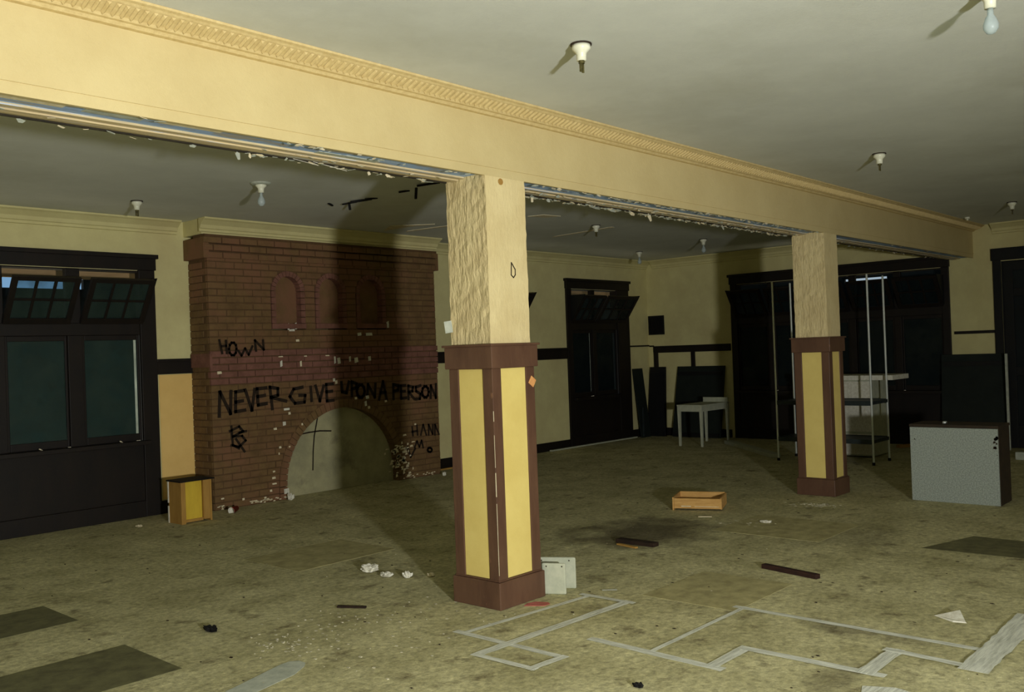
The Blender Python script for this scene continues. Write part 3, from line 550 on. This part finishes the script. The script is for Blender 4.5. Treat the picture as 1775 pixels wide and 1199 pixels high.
CHIPS=[(5.971, 1.869, 0.022, 0.076), (6.014, 1.831, 0.075, 0.025), (6.069, 1.875, 0.023, 0.076), (6.505, 1.873, 0.032, 0.046), (7.385, 1.891, 0.036, 0.083), (7.294, 1.877, 0.027, 0.028), (6.948, 1.777, 0.06, 0.04), (7.095, 1.776, 0.096, 0.034), (6.085, 1.716, 0.045, 0.025), (5.855, 1.545, 0.059, 0.012), (5.859, 1.469, 0.029, 0.075), (6.112, 1.461, 0.023, 0.063), (6.177, 1.542, 0.038, 0.013), (6.475, 1.54, 0.056, 0.013), (6.577, 1.485, 0.024, 0.085), (6.634, 1.477, 0.049, 0.072), (6.792, 1.492, 0.025, 0.067), (6.884, 1.476, 0.059, 0.067), (7.082, 1.49, 0.043, 0.054), (6.56, 1.276, 0.032, 0.065), (6.591, 1.235, 0.033, 0.046), (7.035, 1.037, 0.052, 0.041), (7.006, 0.964, 0.034, 0.061), (7.056, 0.914, 0.035, 0.034), (5.912, 0.973, 0.074, 0.025), (5.947, 0.926, 0.03, 0.031), (5.876, 0.819, 0.037, 0.044), (5.758, 0.773, 0.043, 0.025), (6.107, 0.794, 0.023, 0.025), (5.115, 1.4, 0.052, 0.029), (5.815, 0.569, 0.029, 0.025), (5.797, 0.503, 0.014, 0.025), (5.932, 0.564, 0.022, 0.019), (5.725, 0.319, 0.029, 0.018), (5.722, 0.252, 0.043, 0.025), (5.727, 0.189, 0.057, 0.018), (5.105, 0.116, 0.033, 0.018), (5.102, 0.029, 0.02, 0.023), (5.344, 0.077, 0.027, 0.024), (5.466, 0.041, 0.097, 0.012), (5.607, 0.058, 0.028, 0.018), (5.681, 0.121, 0.028, 0.024), (5.876, 0.089, 0.066, 0.056), (5.896, 0.043, 0.037, 0.031), (8.012, -0.026, 0.069, 0.05), (6.864, 1.034, 0.034, 0.027), (7.315, 0.972, 0.036, 0.028), (7.773, 0.658, 0.029, 0.021), (8.212, -0.028, 0.121, 0.015), (7.884, -0.06, 0.174, 0.014), (5.641, 0.029, 0.042, 0.012)]
cr = MB()
for st in CROSS: cr.ribbon(st, .016, YF+.1145, .0012)
cr.build('painted_cross', 'graf', infill)
# niches
for (c, h) in NI:
    for q in range(5):
        zz = NZ0+q*CH
        for sx in (-1, 1):
            xa = c+sx*h; MB().box(xa, xa+sx*.056, YF-.005, YF+.10, zz+.002, zz+CH-.006).build('niche_brick', 'brickred', fp)
    n2 = 13
    for i in range(n2):
        a0, a1 = math.pi*(i+.06)/n2, math.pi*(i+.94)/n2
        P = [(c+r*math.cos(a), NZS+.003+r*math.sin(a)) for (r, a) in ((h, a0), (h, a1), (h+.056, a1), (h+.056, a0))]
        MB().prism(P, 'y', YF-.005, YF+.10).build('niche_brick', 'brickred', fp)
    MB().box(c-h-.06, c+h+.06, YF+.085, YF+.11, NZ0-.06, NZS+h+.06).build('niche_back', 'brick', fp)
    MB().box(c-h-.058, c+h+.058, YF-.012, YF+.09, NZ0-.058, NZ0-.004).build('niche_sill', 'brickred', fp)
# mortar bedding that closes the stepped gaps around each arch
def band(cx, cz, r0, r1, y0, y1, nm='arch_mortar'):
    n = 40; mb_ = MB()
    vs = [(cx+r*math.cos(math.pi*i/n), y, cz+r*math.sin(math.pi*i/n)) for i in range(n+1) for (r, y) in ((r0, y0), (r1, y0), (r1, y1), (r0, y1))]
    fs = [(4*i+q, 4*i+(q+1) % 4, 4*i+4+(q+1) % 4, 4*i+4+q) for i in range(n) for q in range(4)] + [(0, 3, 2, 1), (4*n, 4*n+1, 4*n+2, 4*n+3)]
    mb_.add(vs, fs).build(nm, 'mortar', fp)
band(AX, AZ, AR+.01, AR+RG+.07, YF+.008, YF+.10)
for (c, h) in NI: band(c, NZS+.003, h+.01, h+.056+.07, YF+.008, YF+.09)
# graffiti
for k_, v in GRAF.items():
    b = MB(); wd = .036 if k_ in ('NEVER', 'GIVE', 'UP', 'ON', 'A', 'PERSON') else .026
    for st in v: b.ribbon([(min(p[0], 8.15), p[1]) for p in st] if k_ != 'HANN' else [(p[0]-.08, p[1]) for p in st], wd, YF-(.0145 if k_ == 'HOWN' else .0045), .001)
    b.build('graffiti', 'graf', fp)
# chipped paint showing white
b = MB(); big = 0
for (x, z, wv, hv) in CHIPS:
    P = [(x-wv/2*random.uniform(.7, 1), z-hv/2), (x+wv/2, z-hv/2*random.uniform(.6, 1)), (x+wv/2*random.uniform(.6, 1), z+hv/2), (x-wv/2, z+hv/2*random.uniform(.6, 1))]
    pr = .014 if 1.28 < z < 1.62 else .006
    tgt = b if wv*hv < .0016 else MB()
    tgt.prism(P, 'y', YF-pr-.001, YF-pr+.003)
    if tgt is not b: tgt.build('paint_chip', 'white', fp)
for i in range(70):     # crumbled paint at the right foot of the arch
    a = random.gauss(.20, .15); r = AR+RG*.3+random.gauss(.03, .10); x = AX+r*math.cos(a); z = AZ+r*math.sin(a)-.05
    if z < .02 or x > 8.1: continue
    s1, s2 = random.uniform(.006, .035), random.uniform(.005, .02)
    b.prism([(x-s1, z-s2), (x+s1, z-s2*.5), (x+s1*.6, z+s2), (x-s1*.7, z+s2*.8)], 'y', YF-.008, YF-.004)
for i in range(46):     # mortar crumbs along the foot of the brickwork
    x = random.uniform(5.05, 5.9) if i % 3 else random.uniform(7.5, 8.15); z = random.uniform(.008, .05)
    b.prism([(x-.012, z-.005), (x+.014, z-.005), (x+.01, z+.006), (x-.01, z+.004)], 'y', YF-.012, YF-.006)
tag(b.build('paint_crumbs', 'flake', fp), kind='stuff')

# ------------------------------------------------------------------ ceiling lamp holders
def lampholder(x, y, label, bulb=0, s=1.0):
    r = empty('lampholder', (x, y, ZC), label=label, cat='lampholder', group='ceiling lampholders')
    MB().lathe([(.052*s, -.0005), (.052*s, -.008)], (x, y, ZC), 20).build('ceiling_ring', 'carcass', r, smooth=False)
    MB().lathe([(.046*s, -.008), (.045*s, -.028), (.027*s, -.045), (.024*s, -.055), (.023*s, -.082)], (x, y, ZC), 20).build('porcelain_cup', 'porcelain', r, smooth=True)
    if bulb == 0:
        MB().lathe([(.015*s, -.082), (.015*s, -.095)], (x, y, ZC), 14).add([], []).box(x-.014, x-.003, y-.004, y+.004, ZC-.136, ZC-.09).box(x+.003, x+.014, y-.004, y+.004, ZC-.138, ZC-.09).build('socket_stub', 'brass', r)
    elif bulb == 1:
        MB().lathe([(.012, -.082), (.013, -.11), (.022, -.125), (.031, -.15), (.03, -.17), (.018, -.188), (.004, -.193)], (x, y, ZC), 18).build('bulb', 'bulb', r, smooth=True)
    return r
lampholder(3.613, 2.719, 'white porcelain lampholder with broken brass stub, nearest and largest on the front ceiling')
lampholder(7.529, 2.745, 'small white lampholder on the front ceiling above the far square column')
lampholder(11.547, 2.766, 'faint white lampholder on the front ceiling near the right-hand wall')
lampholder(4.367, 1.10, 'lampholder with glass bulb cut by the top edge of the photo', 1)
lampholder(4.014, 8.037, 'white lampholder with dark stub above the left window and fireplace gap')
r = lampholder(4.401, 6.667, 'pale lampholder with wide dish and clear bulb above the fireplace', 1)
MB().lathe([(.085, -.001), (.085, -.006), (.07, -.016), (.03, -.02)], (4.401, 6.667, ZC), 20).build('dish', 'palegrey', r)
lampholder(8.977, 6.633, 'small lampholder just right of the near column behind the beam, beside a pale ceiling scar')
lampholder(12.041, 8.093, 'tiny lampholder behind the beam closest to the far room corner', 1)
lampholder(11.466, 6.638, 'tiny lampholder behind the beam between the far corner and the chrome rack', 1)
o = MB().lathe([(.03, -.0005), (.03, -.02), (.012, -.03), (.012, -.04)], (12.486, 3.50, ZC), 12).build('ceiling_hook', 'porcelain'); tag(o, 'tiny white ceiling fitting at the far end of the beam', 'fitting')

# ------------------------------------------------------------------ things standing about
# yellow cabinet carcass beside the fireplace
x0, x1, y0, y1, h = 4.42, 4.735, 8.18, 8.42, .405
r = empty('small_cabinet', ((x0+x1)/2, (y0+y1)/2, 0), label='small yellow plywood cabinet carcass standing at the left foot of the fireplace', cat='cabinet')
MB().box(x0, x0+.018, y0, y1, 0, h-.012).build('side_panel', 'tanwood', r, bevel=.002); MB().box(x1-.018, x1, y0, y1, 0, h-.012).build('side_panel', 'tanwood', r, bevel=.002)
MB().box(x0-.01, x1+.03, y0-.008, y1+.02, h-.012, h).build('top_board', 'black', r)
MB().box(x0+.018, x0+.045, y0, y0+.03, 0, h-.012).box(x1-.085, x1-.018, y0+.004, y0+.03, 0.02, h-.012).build('stile', 'tanwood', r, bevel=.002)
MB().box(x0+.045, x1-.085, y0+.035, y0+.045, .035, h-.012).build('recessed_panel', 'yellowwood', r); MB().box(x0+.045, x1-.085, y0+.02, y1, 0.01, .035).build('bottom_board', 'tanwood', r)
MB().box(x0-.006, x0, y1-.012, y1+.006, .19, h-.014).box(x0-.006, x0, y1-.012, y1+.006, 0, .16).build('white_edge', 'white', r)
# red cup lying on its side
r = empty('plastic_cup', (5.08, 8.36, 0.036), label='red plastic cup with white inside lying at the foot of the fireplace', cat='cup')
def lie(o, x, y, z, ang, tilt=math.pi/2): o.matrix_basis = Matrix.Translation((x, y, z)) @ Matrix.Rotation(ang, 4, 'Z') @ Matrix.Rotation(tilt, 4, 'Y'); return o
cup = MB().lathe([(.024, 0), (.036, .10), (.0375, .10), (.0375, .104), (.035, .104), (.0225, .003)], (0, 0, 0), 20)
o = cup.build('cup_wall', 'red', None, smooth=True); o.parent = r; lie(o, .05, .03, 0.0, math.radians(205), math.radians(96))
o = MB().lathe([(.022, .004), (.0343, .1025), (.037, .1048), (.033, .103), (.021, .006)], (0, 0, 0), 20).build('cup_lining', 'white', None, smooth=True); o.parent = r; lie(o, .05, .03, 0.0, math.radians(205), math.radians(96))
# wooden drawer
dx = Vector((7.507-7.341, 4.261-4.674, 0)); ang = math.atan2(dx.y, dx.x); W_, D_, H_ = .445, .36, .115
r = empty('wooden_drawer', (7.341, 4.674, 0), ang, label='empty orange pine drawer lying open side up on the floor', cat='drawer')
T = Matrix.Translation((7.341, 4.674, 0)) @ Matrix.Rotation(ang, 4, 'Z')
def lb(nm, m, *bs, par=r, T=T, bevel=.002):
    b = MB()
    for (a, c, d, e, f, g) in bs: b.boxm(T @ Matrix.Translation(((a+c)/2, (d+e)/2, (f+g)/2)), c-a, e-d, g-f)
    return b.build(nm, m, par, bevel=bevel)
lb('front_board', 'pine', (0.015, W_, 0, .014, .018, H_-.005)); lb('back_board', 'pine', (.014, W_-.014, D_-.014, D_, .01, H_+.006))
lb('side_board', 'pine', (0, .014, -.004, D_, 0, H_+.004)); lb('side_board', 'pine', (W_-.014, W_, .014, D_, .012, H_)); lb('bottom_board', 'tanwood', (.014, W_-.014, .014, D_-.014, .02, .027))
lb('paper_scrap', 'flake', (.08, .17, -.002, 0, .035, .043)); lb('metal_runner', 'flake', (.2, .42, -.0015, 0, .036, .04))
# two pale slabs standing on edge beside the near column
def slab(x, y, ang, w_, h_, t, label):
    T2 = Matrix.Translation((x, y, 0)) @ Matrix.Rotation(ang, 4, 'Z')
    r2 = empty('drawer_front', (x, y, 0), ang, label=label, cat='board', group='pale boards beside the near column')
    b = MB().boxm(T2 @ Matrix.Translation((w_/2, t/2, h_/2)), w_, t, h_); b.build('board', 'greydoor', r2, bevel=.009)
    for (u, v_) in ((.2*w_, .9*h_), (.85*w_, .9*h_)): MB().boxm(T2 @ Matrix.Translation((u, -.0008, v_)), .008, .0012, .008).build('screw_hole', 'carcass', r2)
    return r2
slab(4.40, 3.765, math.radians(-62), .150, .192, .020, 'front and smaller of two pale boards standing on edge beside the near column')
slab(4.485, 3.905, math.radians(-60), .270, .196, .018, 'rear and larger of two pale boards standing on edge beside the near column')
# speckled grey cabinet at the right
x0, x1, y0, y1, h = 8.90, 9.26, 2.315, 3.065, .705
r = empty('grey_cabinet', ((x0+x1)/2, (y0+y1)/2, 0), label='low cabinet with speckled pale grey panel facing the room, right of the far column', cat='cabinet')
MB().box(x0+.02, x1, y0, y1, 0, h-.025).build('body', 'carcass', r, bevel=.003); MB().box(x0-.005, x1+.01, y0-.004, y1+.004, h-.025, h-.002).build('top_board', 'carcass', r, bevel=.002)
fpn = MB().box(x0, x0+.019, y0+.003, y1, .0, h-.03).build('face_panel', 'greypaint', r, bevel=.002)
b = MB()
for i in range(16):
    z = random.choice((.585, .595, .60, .55, .50, .44, .31)) + random.uniform(-.012, .012); y = y0+.006+abs(random.gauss(0, .012)) + (.016 if i < 4 else 0); s1 = random.uniform(.003, .013)
    b.prism([(y-s1, z-s1*.6), (y+s1, z-s1), (y+s1*.8, z+s1*.7), (y-s1*.6, z+s1)], 'x', x0-.0012, x0+.002)
b.prism([(y1-.05, .56), (y1-.035, .56), (y1-.04, .575)], 'x', x0-.0012, x0+.002)
b.build('chipped_edge', 'carcass', fpn)
o = MB().box(-.025, .025, -.012, .012, 0, .018).build('small_scrap', 'chrome', bevel=.003); o.location = (9.05, 2.80, h-.0015); tag(o, 'tiny shiny scrap lying on the speckled grey cabinet', 'scrap')
# chrome rack
RX0, RX1, RY0, RY1, RH = 11.12, 11.63, 4.26, 5.47, 2.28
r = empty('chrome_rack', ((RX0+RX1)/2, (RY0+RY1)/2, 0), label='tall empty shelving rack with four thin chrome posts and low dull shelves', cat='rack')
for (x, y) in ((RX0, RY0), (RX1, RY0), (RX1, RY1), (RX0, RY1)):
    p = MB().lathe([(.0125, 0), (.0125, RH-.01), (.008, RH)], (x, y, 0), 14).build('post', 'chrome', r, smooth=False)
    MB().lathe([(.018, 0), (.018, .03), (.014, .035)], (x, y, 0), 14).build('foot', 'black', p)
for z in (.30, .76):
    b = MB(); b.box(RX0-.012, RX1+.012, RY0+.015, RY1-.015, z-.012, z-.004)
    for (a, c, d, e) in ((RX0-.014, RX0+.006, RY0+.014, RY1-.014), (RX1-.006, RX1+.014, RY0+.014, RY1-.014)): b.box(a, c, d, e, z-.05, z+.004)
    b.box(RX0+.014, RX1-.014, RY0-.01, RY0+.008, z-.04, z).box(RX0+.014, RX1-.014, RY1-.008, RY1+.01, z-.04, z)
    b.build('shelf', 'steel', r)
# white desk with drawers behind the rack
x0, x1, ya, yb = 11.80, 12.35, 4.36, 5.35
r = empty('white_desk', ((x0+x1)/2, 4.7, 0), label='tall white desk with drawers seen through the chrome rack behind the far column', cat='desk')
MB().box(x0-.02, x1, 4.24, 5.35, .985, 1.045).build('desk_top', 'white', r, bevel=.003)
MB().box(x0+.02, x1, 4.52, 5.0, .02, .985).build('pedestal', 'greydoor', r); MB().box(x0+.02, x1, 5.30, 5.345, 0, .985).build('end_panel', 'greydoor', r)
for (z0, z1) in ((.04, .30), (.33, .66), (.69, .97)):
    d = MB().box(x0, x0+.02, 4.525, 4.995, z0, z1).build('drawer', 'white', r, bevel=.003)
# white table in the far corner
r = empty('white_table', (12.5, 7.35, 0), label='small white table with thin tapering legs in the far corner', cat='table')
tx0, tx1, ty0, ty1, tz = 12.12, 12.95, 7.15, 7.58, .62
MB().box(tx0, tx1, ty0, ty1, tz-.02, tz).build('table_top', 'greydoor', r, bevel=.004)
MB().box(tx0+.015, tx0+.03, ty0+.04, ty1-.04, tz-.10, tz-.02).box(tx1-.03, tx1-.015, ty0+.04, ty1-.04, tz-.10, tz-.02).box(tx0+.04, tx1-.04, ty0+.015, ty0+.03, tz-.10, tz-.02).box(tx0+.04, tx1-.04, ty1-.03, ty1-.015, tz-.10, tz-.02).build('apron', 'greydoor', r)
MB().box(tx1-.05, tx1-.03, ty0, ty1, tz, tz+.07).build('back_rim', 'greydoor', r)
for (x, y) in ((tx0+.005, ty0+.005), (tx0+.005, ty1-.05), (tx1-.05, ty0+.005), (tx1-.05, ty1-.05)):
    b = MB(); a = .045; t_ = .028; b.add([(x, y, tz-.02), (x+a, y, tz-.02), (x+a, y+a, tz-.02), (x, y+a, tz-.02), (x+.01, y+.01, 0), (x+.01+t_, y+.01, 0), (x+.01+t_, y+.01+t_, 0), (x+.01, y+.01+t_, 0)],
        [(0, 1, 2, 3), (7, 6, 5, 4), (0, 4, 5, 1), (1, 5, 6, 2), (2, 6, 7, 3), (3, 7, 4, 0)]); b.build('leg', 'greydoor', r)
# dark boards leaning on the far wall
def lean(name, y0, y1, zt, m, label, cat, lean_=.14, bot=None, th=.03, x=XW-.05, extra=None):
    r = empty(name, (x-lean_, (y0+y1)/2, 0), label=label, cat=cat)
    bot = bot or (y0, y1)
    P = [(x-lean_, bot[0], 0), (x-lean_, bot[1], 0), (x, y1, zt), (x, y0, zt)]
    vs = P+[(p[0]-th, p[1], p[2]+.002) for p in P]
    MB().add(vs, [(0, 1, 2, 3), (7, 6, 5, 4), (0, 4, 5, 1), (1, 5, 6, 2), (2, 6, 7, 3), (3, 7, 4, 0)]).build('board', m, r, bevel=.004)
    b = MB(); t2 = th+.012                        # battens on the face
    for f in (.04, .9):
        zz = zt*f; xx = x-lean_*(1-f); ya = bot[0]+(y0-bot[0])*f; yb = bot[1]+(y1-bot[1])*f
        b.box(xx-t2-.012, xx-th+.002, ya+.03, yb-.03, zz-.03, zz+.03)
    b.build('batten', 'blackwood', r)
    return r
lean('headboard', 7.50, 8.38, 1.16, 'green', 'dark headboard leaning against the wall behind the white table', 'headboard', .12, (7.56, 8.46))
lean('leaning_board', 8.62, 8.93, 1.16, 'blackwood', 'tall dark board leaning in the far corner left of the headboard', 'board', .16, (8.56, 8.93))
lean('mattress_board', 3.36, 4.18, 1.25, 'green', 'dark green board leaning on the wall between far window and right-hand door', 'board', .12)
o = MB().box(XW-.30, XW-.27, 3.305, 3.335, 0, 1.25).build('pale_batten', 'palegrey', bevel=.002); tag(o, 'thin pale batten standing at the right edge of the dark green board', 'batten')
r = empty('leaning_board', (13.2, YW-.1, 0), label='dark panel leaning on the back wall between middle window and far corner', cat='board')
P = [(12.99, YW-.16, 0), (13.27, YW-.16, 0), (13.27, YW-.03, 1.15), (12.99, YW-.03, 1.15)]
MB().add(P+[(p[0], p[1]-.02, p[2]) for p in P], [(0, 1, 2, 3), (7, 6, 5, 4), (0, 4, 5, 1), (1, 5, 6, 2), (2, 6, 7, 3), (3, 7, 4, 0)]).build('board', 'green', r, bevel=.003)
MB().box(13.02, 13.05, YW-.195, YW-.18, .02, .5).build('pale_edge', 'steel', r)
# fallen planks and strips
def plank(name, a, c, w_, h_, m, z=0, tip=0, **kw):
    a, c = Vector(a), Vector(c); d = c-a; ang = math.atan2(d.y, d.x); T2 = Matrix.Translation(((a.x+c.x)/2, (a.y+c.y)/2, z+h_/2+.0005+tip)) @ Matrix.Rotation(ang, 4, 'Z')
    o = MB().boxm(Matrix.Identity(4), d.length, w_, h_).build(name, m, bevel=min(.004, h_*.2)); o.matrix_basis = T2; return tag(o, **kw)
plank('fallen_plank', (12.72, 7.06), (11.35, 5.62), .14, .05, 'greydoor', label='dusty pale plank lying on the floor between white table and rack', cat='plank')
plank('floor_strip', (10.75, 8.93), (13.0, 8.93), .05, .02, 'greydoor', label='thin pale strip of wood on the floor below the middle window', cat='strip')
plank('floor_strip', (8.22, 8.85), (8.8, 8.85), .03, .02, 'tanwood', label='short pale strip on the floor between fireplace and near column', cat='strip')
plank('pale_offcut', (12.35, 3.02), (12.35, 2.3), .10, .09, 'palegrey', label='pale offcut on the floor behind the grey cabinet at the right edge', cat='offcut')
plank('tan_offcut', (13.05, 4.66), (13.4, 4.45), .07, .04, 'tanwood', label='small tan offcut on the floor left of the grey cabinet', cat='offcut')
plank('dark_batten', (5.745, 2.965), (5.655, 2.545), .045, .03, 'stick', label='dark brown wooden batten lying alone on the open floor', cat='batten')
plank('broken_board', (5.93, 4.28), (5.93, 3.93), .07, .03, 'debris', label='broken dark board lying on the brown floor stain', cat='board')
plank('broken_board', (5.84, 4.22), (5.80, 4.02), .03, .012, 'tanwood', label='thin tan splinter beside the broken dark board on the stain', cat='splinter')
plank('splinter', (7.27, 4.50), (7.31, 4.40), .03, .006, 'flake', label='cream wood splinter on the floor in front of the pine drawer', cat='splinter') if False else None
plank('splinter', (7.16, 4.30), (7.22, 4.20), .03, .006, 'flake', label='cream splinter on the floor just in front of the pine drawer', cat='splinter')
plank('dark_twig', (3.47, 4.60), (3.56, 4.44), .025, .012, 'debris', label='dark twig-like scrap on the floor left of the near column', cat='twig')
# crumpled scraps of paper
def crumple(name, x, y, sx, sy, h_, m, label, cat, seed):
    rr = random.Random(seed); bm = bmesh.new(); bmesh.ops.create_icosphere(bm, subdivisions=3, radius=1)
    for v in bm.verts:
        c = v.co; f = 1+.35*math.sin(c.x*7+seed)*math.sin(c.y*6+seed*2)+rr.uniform(-.18, .18)
        v.co = Vector((c.x*sx/2*f, c.y*sy/2*f, max(0, (c.z*.5+.45)*h_*f)))
    me = bpy.data.meshes.new(name); bm.to_mesh(me); bm.free(); me.materials.append(M_[m]); o = bpy.data.objects.new(name, me); C.objects.link(o); o.location = (x, y, .0006); return tag(o, label, cat)
crumple('crumpled_paper', 4.18, 5.17, .10, .13, .05, 'white', 'largest crumpled white scrap on the floor left of the near column', 'paper', 1)
crumple('crumpled_paper', 4.15, 4.95, .06, .10, .03, 'white', 'flat white scrap between the largest crumpled scrap and the near column', 'paper', 2)
crumple('crumpled_paper', 4.21, 4.80, .05, .06, .04, 'white', 'small bright white scrap, second closest to the near column shadow', 'paper', 3)
crumple('crumpled_paper', 4.33, 4.69, .04, .06, .025, 'flake', 'tiny cream scrap at the edge of the near column shadow', 'paper', 4)
crumple('dark_lump', 2.745, 4.80, .05, .10, .03, 'black', 'small black lump on the floor at the lower left', 'debris', 5)
crumple('dark_lump', 3.42, 2.39, .03, .05, .02, 'black', 'small black lump on the floor near the lower middle edge', 'debris', 6)
crumple('white_crumb', 8.05, 8.42, .045, .045, .045, 'white', 'white lump on the floor at the right foot of the fireplace', 'debris', 7)
crumple('white_crumb', 5.86, 8.52, .07, .06, .07, 'white', 'pale lump of plaster at the left foot of the fireplace arch', 'debris', 8)
crumple('paper_scrap', 7.20, 3.68, .05, .09, .02, 'white', 'white scrap on the floor between pine drawer and grey cabinet', 'paper', 9)
crumple('paper_scrap', 4.14, 8.45, .05, .06, .02, 'flake', 'small cream scrap on the floor under the left window near the yellow cabinet', 'paper', 10)
b = MB(); b.add([(5.24, 1.715, .001), (5.30, 1.60, .001), (5.19, 1.535, .001), (5.17, 1.60, .001), (5.24, 1.71, .004), (5.30, 1.60, .035), (5.19, 1.54, .006), (5.18, 1.60, .008)], [(3, 2, 1, 0), (4, 5, 6, 7), (0, 1, 5, 4), (1, 2, 6, 5), (2, 3, 7, 6), (3, 0, 4, 7)])
tag(b.build('plaster_shard', 'white'), 'triangular white shard on the floor at the right', 'shard')
o = MB().prism([(4.13, 3.70), (4.20, 3.60), (4.25, 3.60), (4.27, 3.63), (4.24, 3.70), (4.18, 3.72)], 'z', .0006, .003).build('pink_spill', 'pink'); o.location = (0, 0, 0); tag(o, 'pink-red splash of paint on the floor at the foot of the near column', 'spill')
for pv in o.data.vertices: pv.co.y -= .02
# powder at the foot of the far column, flakes strewn over the floor
def strew(name, n, f, m, label, cat, smin=.004, smax=.016):
    b = MB()
    for i in range(n):
        x, y = f(); s1 = random.uniform(smin, smax)**1; a = random.uniform(0, 6.28); h_ = random.uniform(.001, .004); P = []
        for q in range(4): P.append((x+s1*math.cos(a+q*1.57)*random.uniform(.6, 1), y+s1*1.6*math.sin(a+q*1.57)*random.uniform(.6, 1)))
        b.prism(P, 'z', .0005, h_)
    return tag(b.build(name, m), label, cat, kind='stuff')
strew('paint_flakes', 170, lambda: random.choice(((random.gauss(3.30, .30), random.gauss(4.15, .33)), (random.gauss(3.25, .35), random.gauss(4.1, .4)), (random.gauss(2.85, .10), random.gauss(4.25, .12)))), 'floorflake', 'cream paint flakes strewn over the floor left of the near column', 'flakes', .003, .011)
strew('paint_flakes', 40, lambda: (random.gauss(7.2, .12), random.gauss(3.72, .14)), 'floorflake', 'pale crumbs on the floor between pine drawer and far column', 'flakes', .004, .014)
strew('plaster_powder', 70, lambda: (random.gauss(8.2, .05), random.gauss(3.70, .10)), 'floorflake', 'pale plaster powder on the floor at the foot of the far column', 'powder', .004, .017)
for (nm, n, f, m, s0, s1) in (('dirt_specks', 260, lambda: (random.uniform(2.2, 11), random.uniform(1.2, 8.4)), 'debris', .003, .010), ('pale_specks', 90, lambda: (random.uniform(2.2, 8), random.uniform(1.2, 7.5)), 'floorflake', .002, .006)):
    o = strew(nm, n, f, m, None, None, s0, s1); o.parent = floor_o; o['kind'] = 'stuff'
# ------------------------------------------------------------------ worn white tape on the floor
def tape(label, grp, segs):
    r = empty('tape_outline', (segs[0][0], segs[0][1], 0), label=label, cat='tape')
    for i, (xa, ya, xb, yb, w_) in enumerate(segs):
        d = Vector((xb-xa, yb-ya)); L = d.length; d.normalize(); n = Vector((-d.y, d.x))*w_/2
        mm = 'tape_x' if abs(d.x) > abs(d.y) else 'tape_y'; N_ = max(2, int(L/.06)); P = []; Q = []
        for q in range(N_+1):
            c = Vector((xa, ya))+d*L*q/N_; e = random.uniform(.88, 1.1); P.append(tuple(c+n*e)); Q.append(tuple(c-n*random.uniform(.88, 1.1)))
        zz = .0024+.0008*i
        MB().prism(P+Q[::-1], 'z', zz, zz+.0006).build('tape_strip', mm, r)
    return r
tape('double-cell outline of worn white tape on the floor in front of the near column', None,
     [(3.53, 3.60, 4.54, 3.50, .035), (3.54, 3.66, 3.54, 2.90, .045), (3.31, 3.285, 4.56, 3.225, .06), (3.315, 3.31, 3.325, 2.90, .04), (3.30, 2.93, 3.56, 2.91, .045), (4.52, 3.56, 4.53, 3.17, .04), (4.66, 3.50, 4.72, 3.43, .03)])
tape('large stepped outline of worn white tape on the floor at the lower right', None,
     [(3.855, 2.99, 3.835, 2.20, .055), (3.87, 2.613, 4.83, 2.613, .03), (4.80, 2.67, 4.78, 1.36, .045), (3.84, 2.265, 4.19, 2.265, .06), (4.16, 2.28, 4.165, 1.58, .055), (4.14, 1.67, 4.56, 1.665, .075), (4.53, 1.72, 4.50, 1.30, .05), (4.44, 1.30, 5.50, 1.30, .13)])
def patch(label, pts, m='tape_x'): tag(MB().prism(pts, 'z', .0012, .0024).build('tape_patch', m), label, 'tape')
patch('wide pale grey tape strip with rounded end at the bottom edge of the floor', [(2.25, 3.86), (2.25, 3.72), (2.60, 3.80), (2.70, 3.86), (2.735, 3.90), (2.735, 3.95), (2.70, 3.985), (2.64, 3.98)], 'palegrey')
patch('ragged white tape scrap at the lower right of the floor', [(3.88, 1.58), (3.90, 1.42), (4.03, 1.36), (4.06, 1.50), (4.0, 1.62)])
# grille high on the far wall
r = empty('wall_grille', (XW, 8.82, 1.87), label='small dark slatted grille on the wall next to the far corner', cat='grille')
MB().box(XW-.02, XW, 8.66, 8.97, 1.71, 1.735).box(XW-.02, XW, 8.66, 8.97, 2.01, 2.035).box(XW-.02, XW, 8.66, 8.685, 1.735, 2.01).box(XW-.02, XW, 8.945, 8.97, 1.735, 2.01).build('frame', 'blackwood', r)
MB().box(XW-.004, XW-.001, 8.685, 8.945, 1.735, 2.01).build('back_plate', 'black', r)
for q in range(8):
    yq = 8.70+q*.031; MB().box(XW-.016, XW-.005, yq, yq+.012, 1.737, 2.008).build('slat', 'blackwood', r)
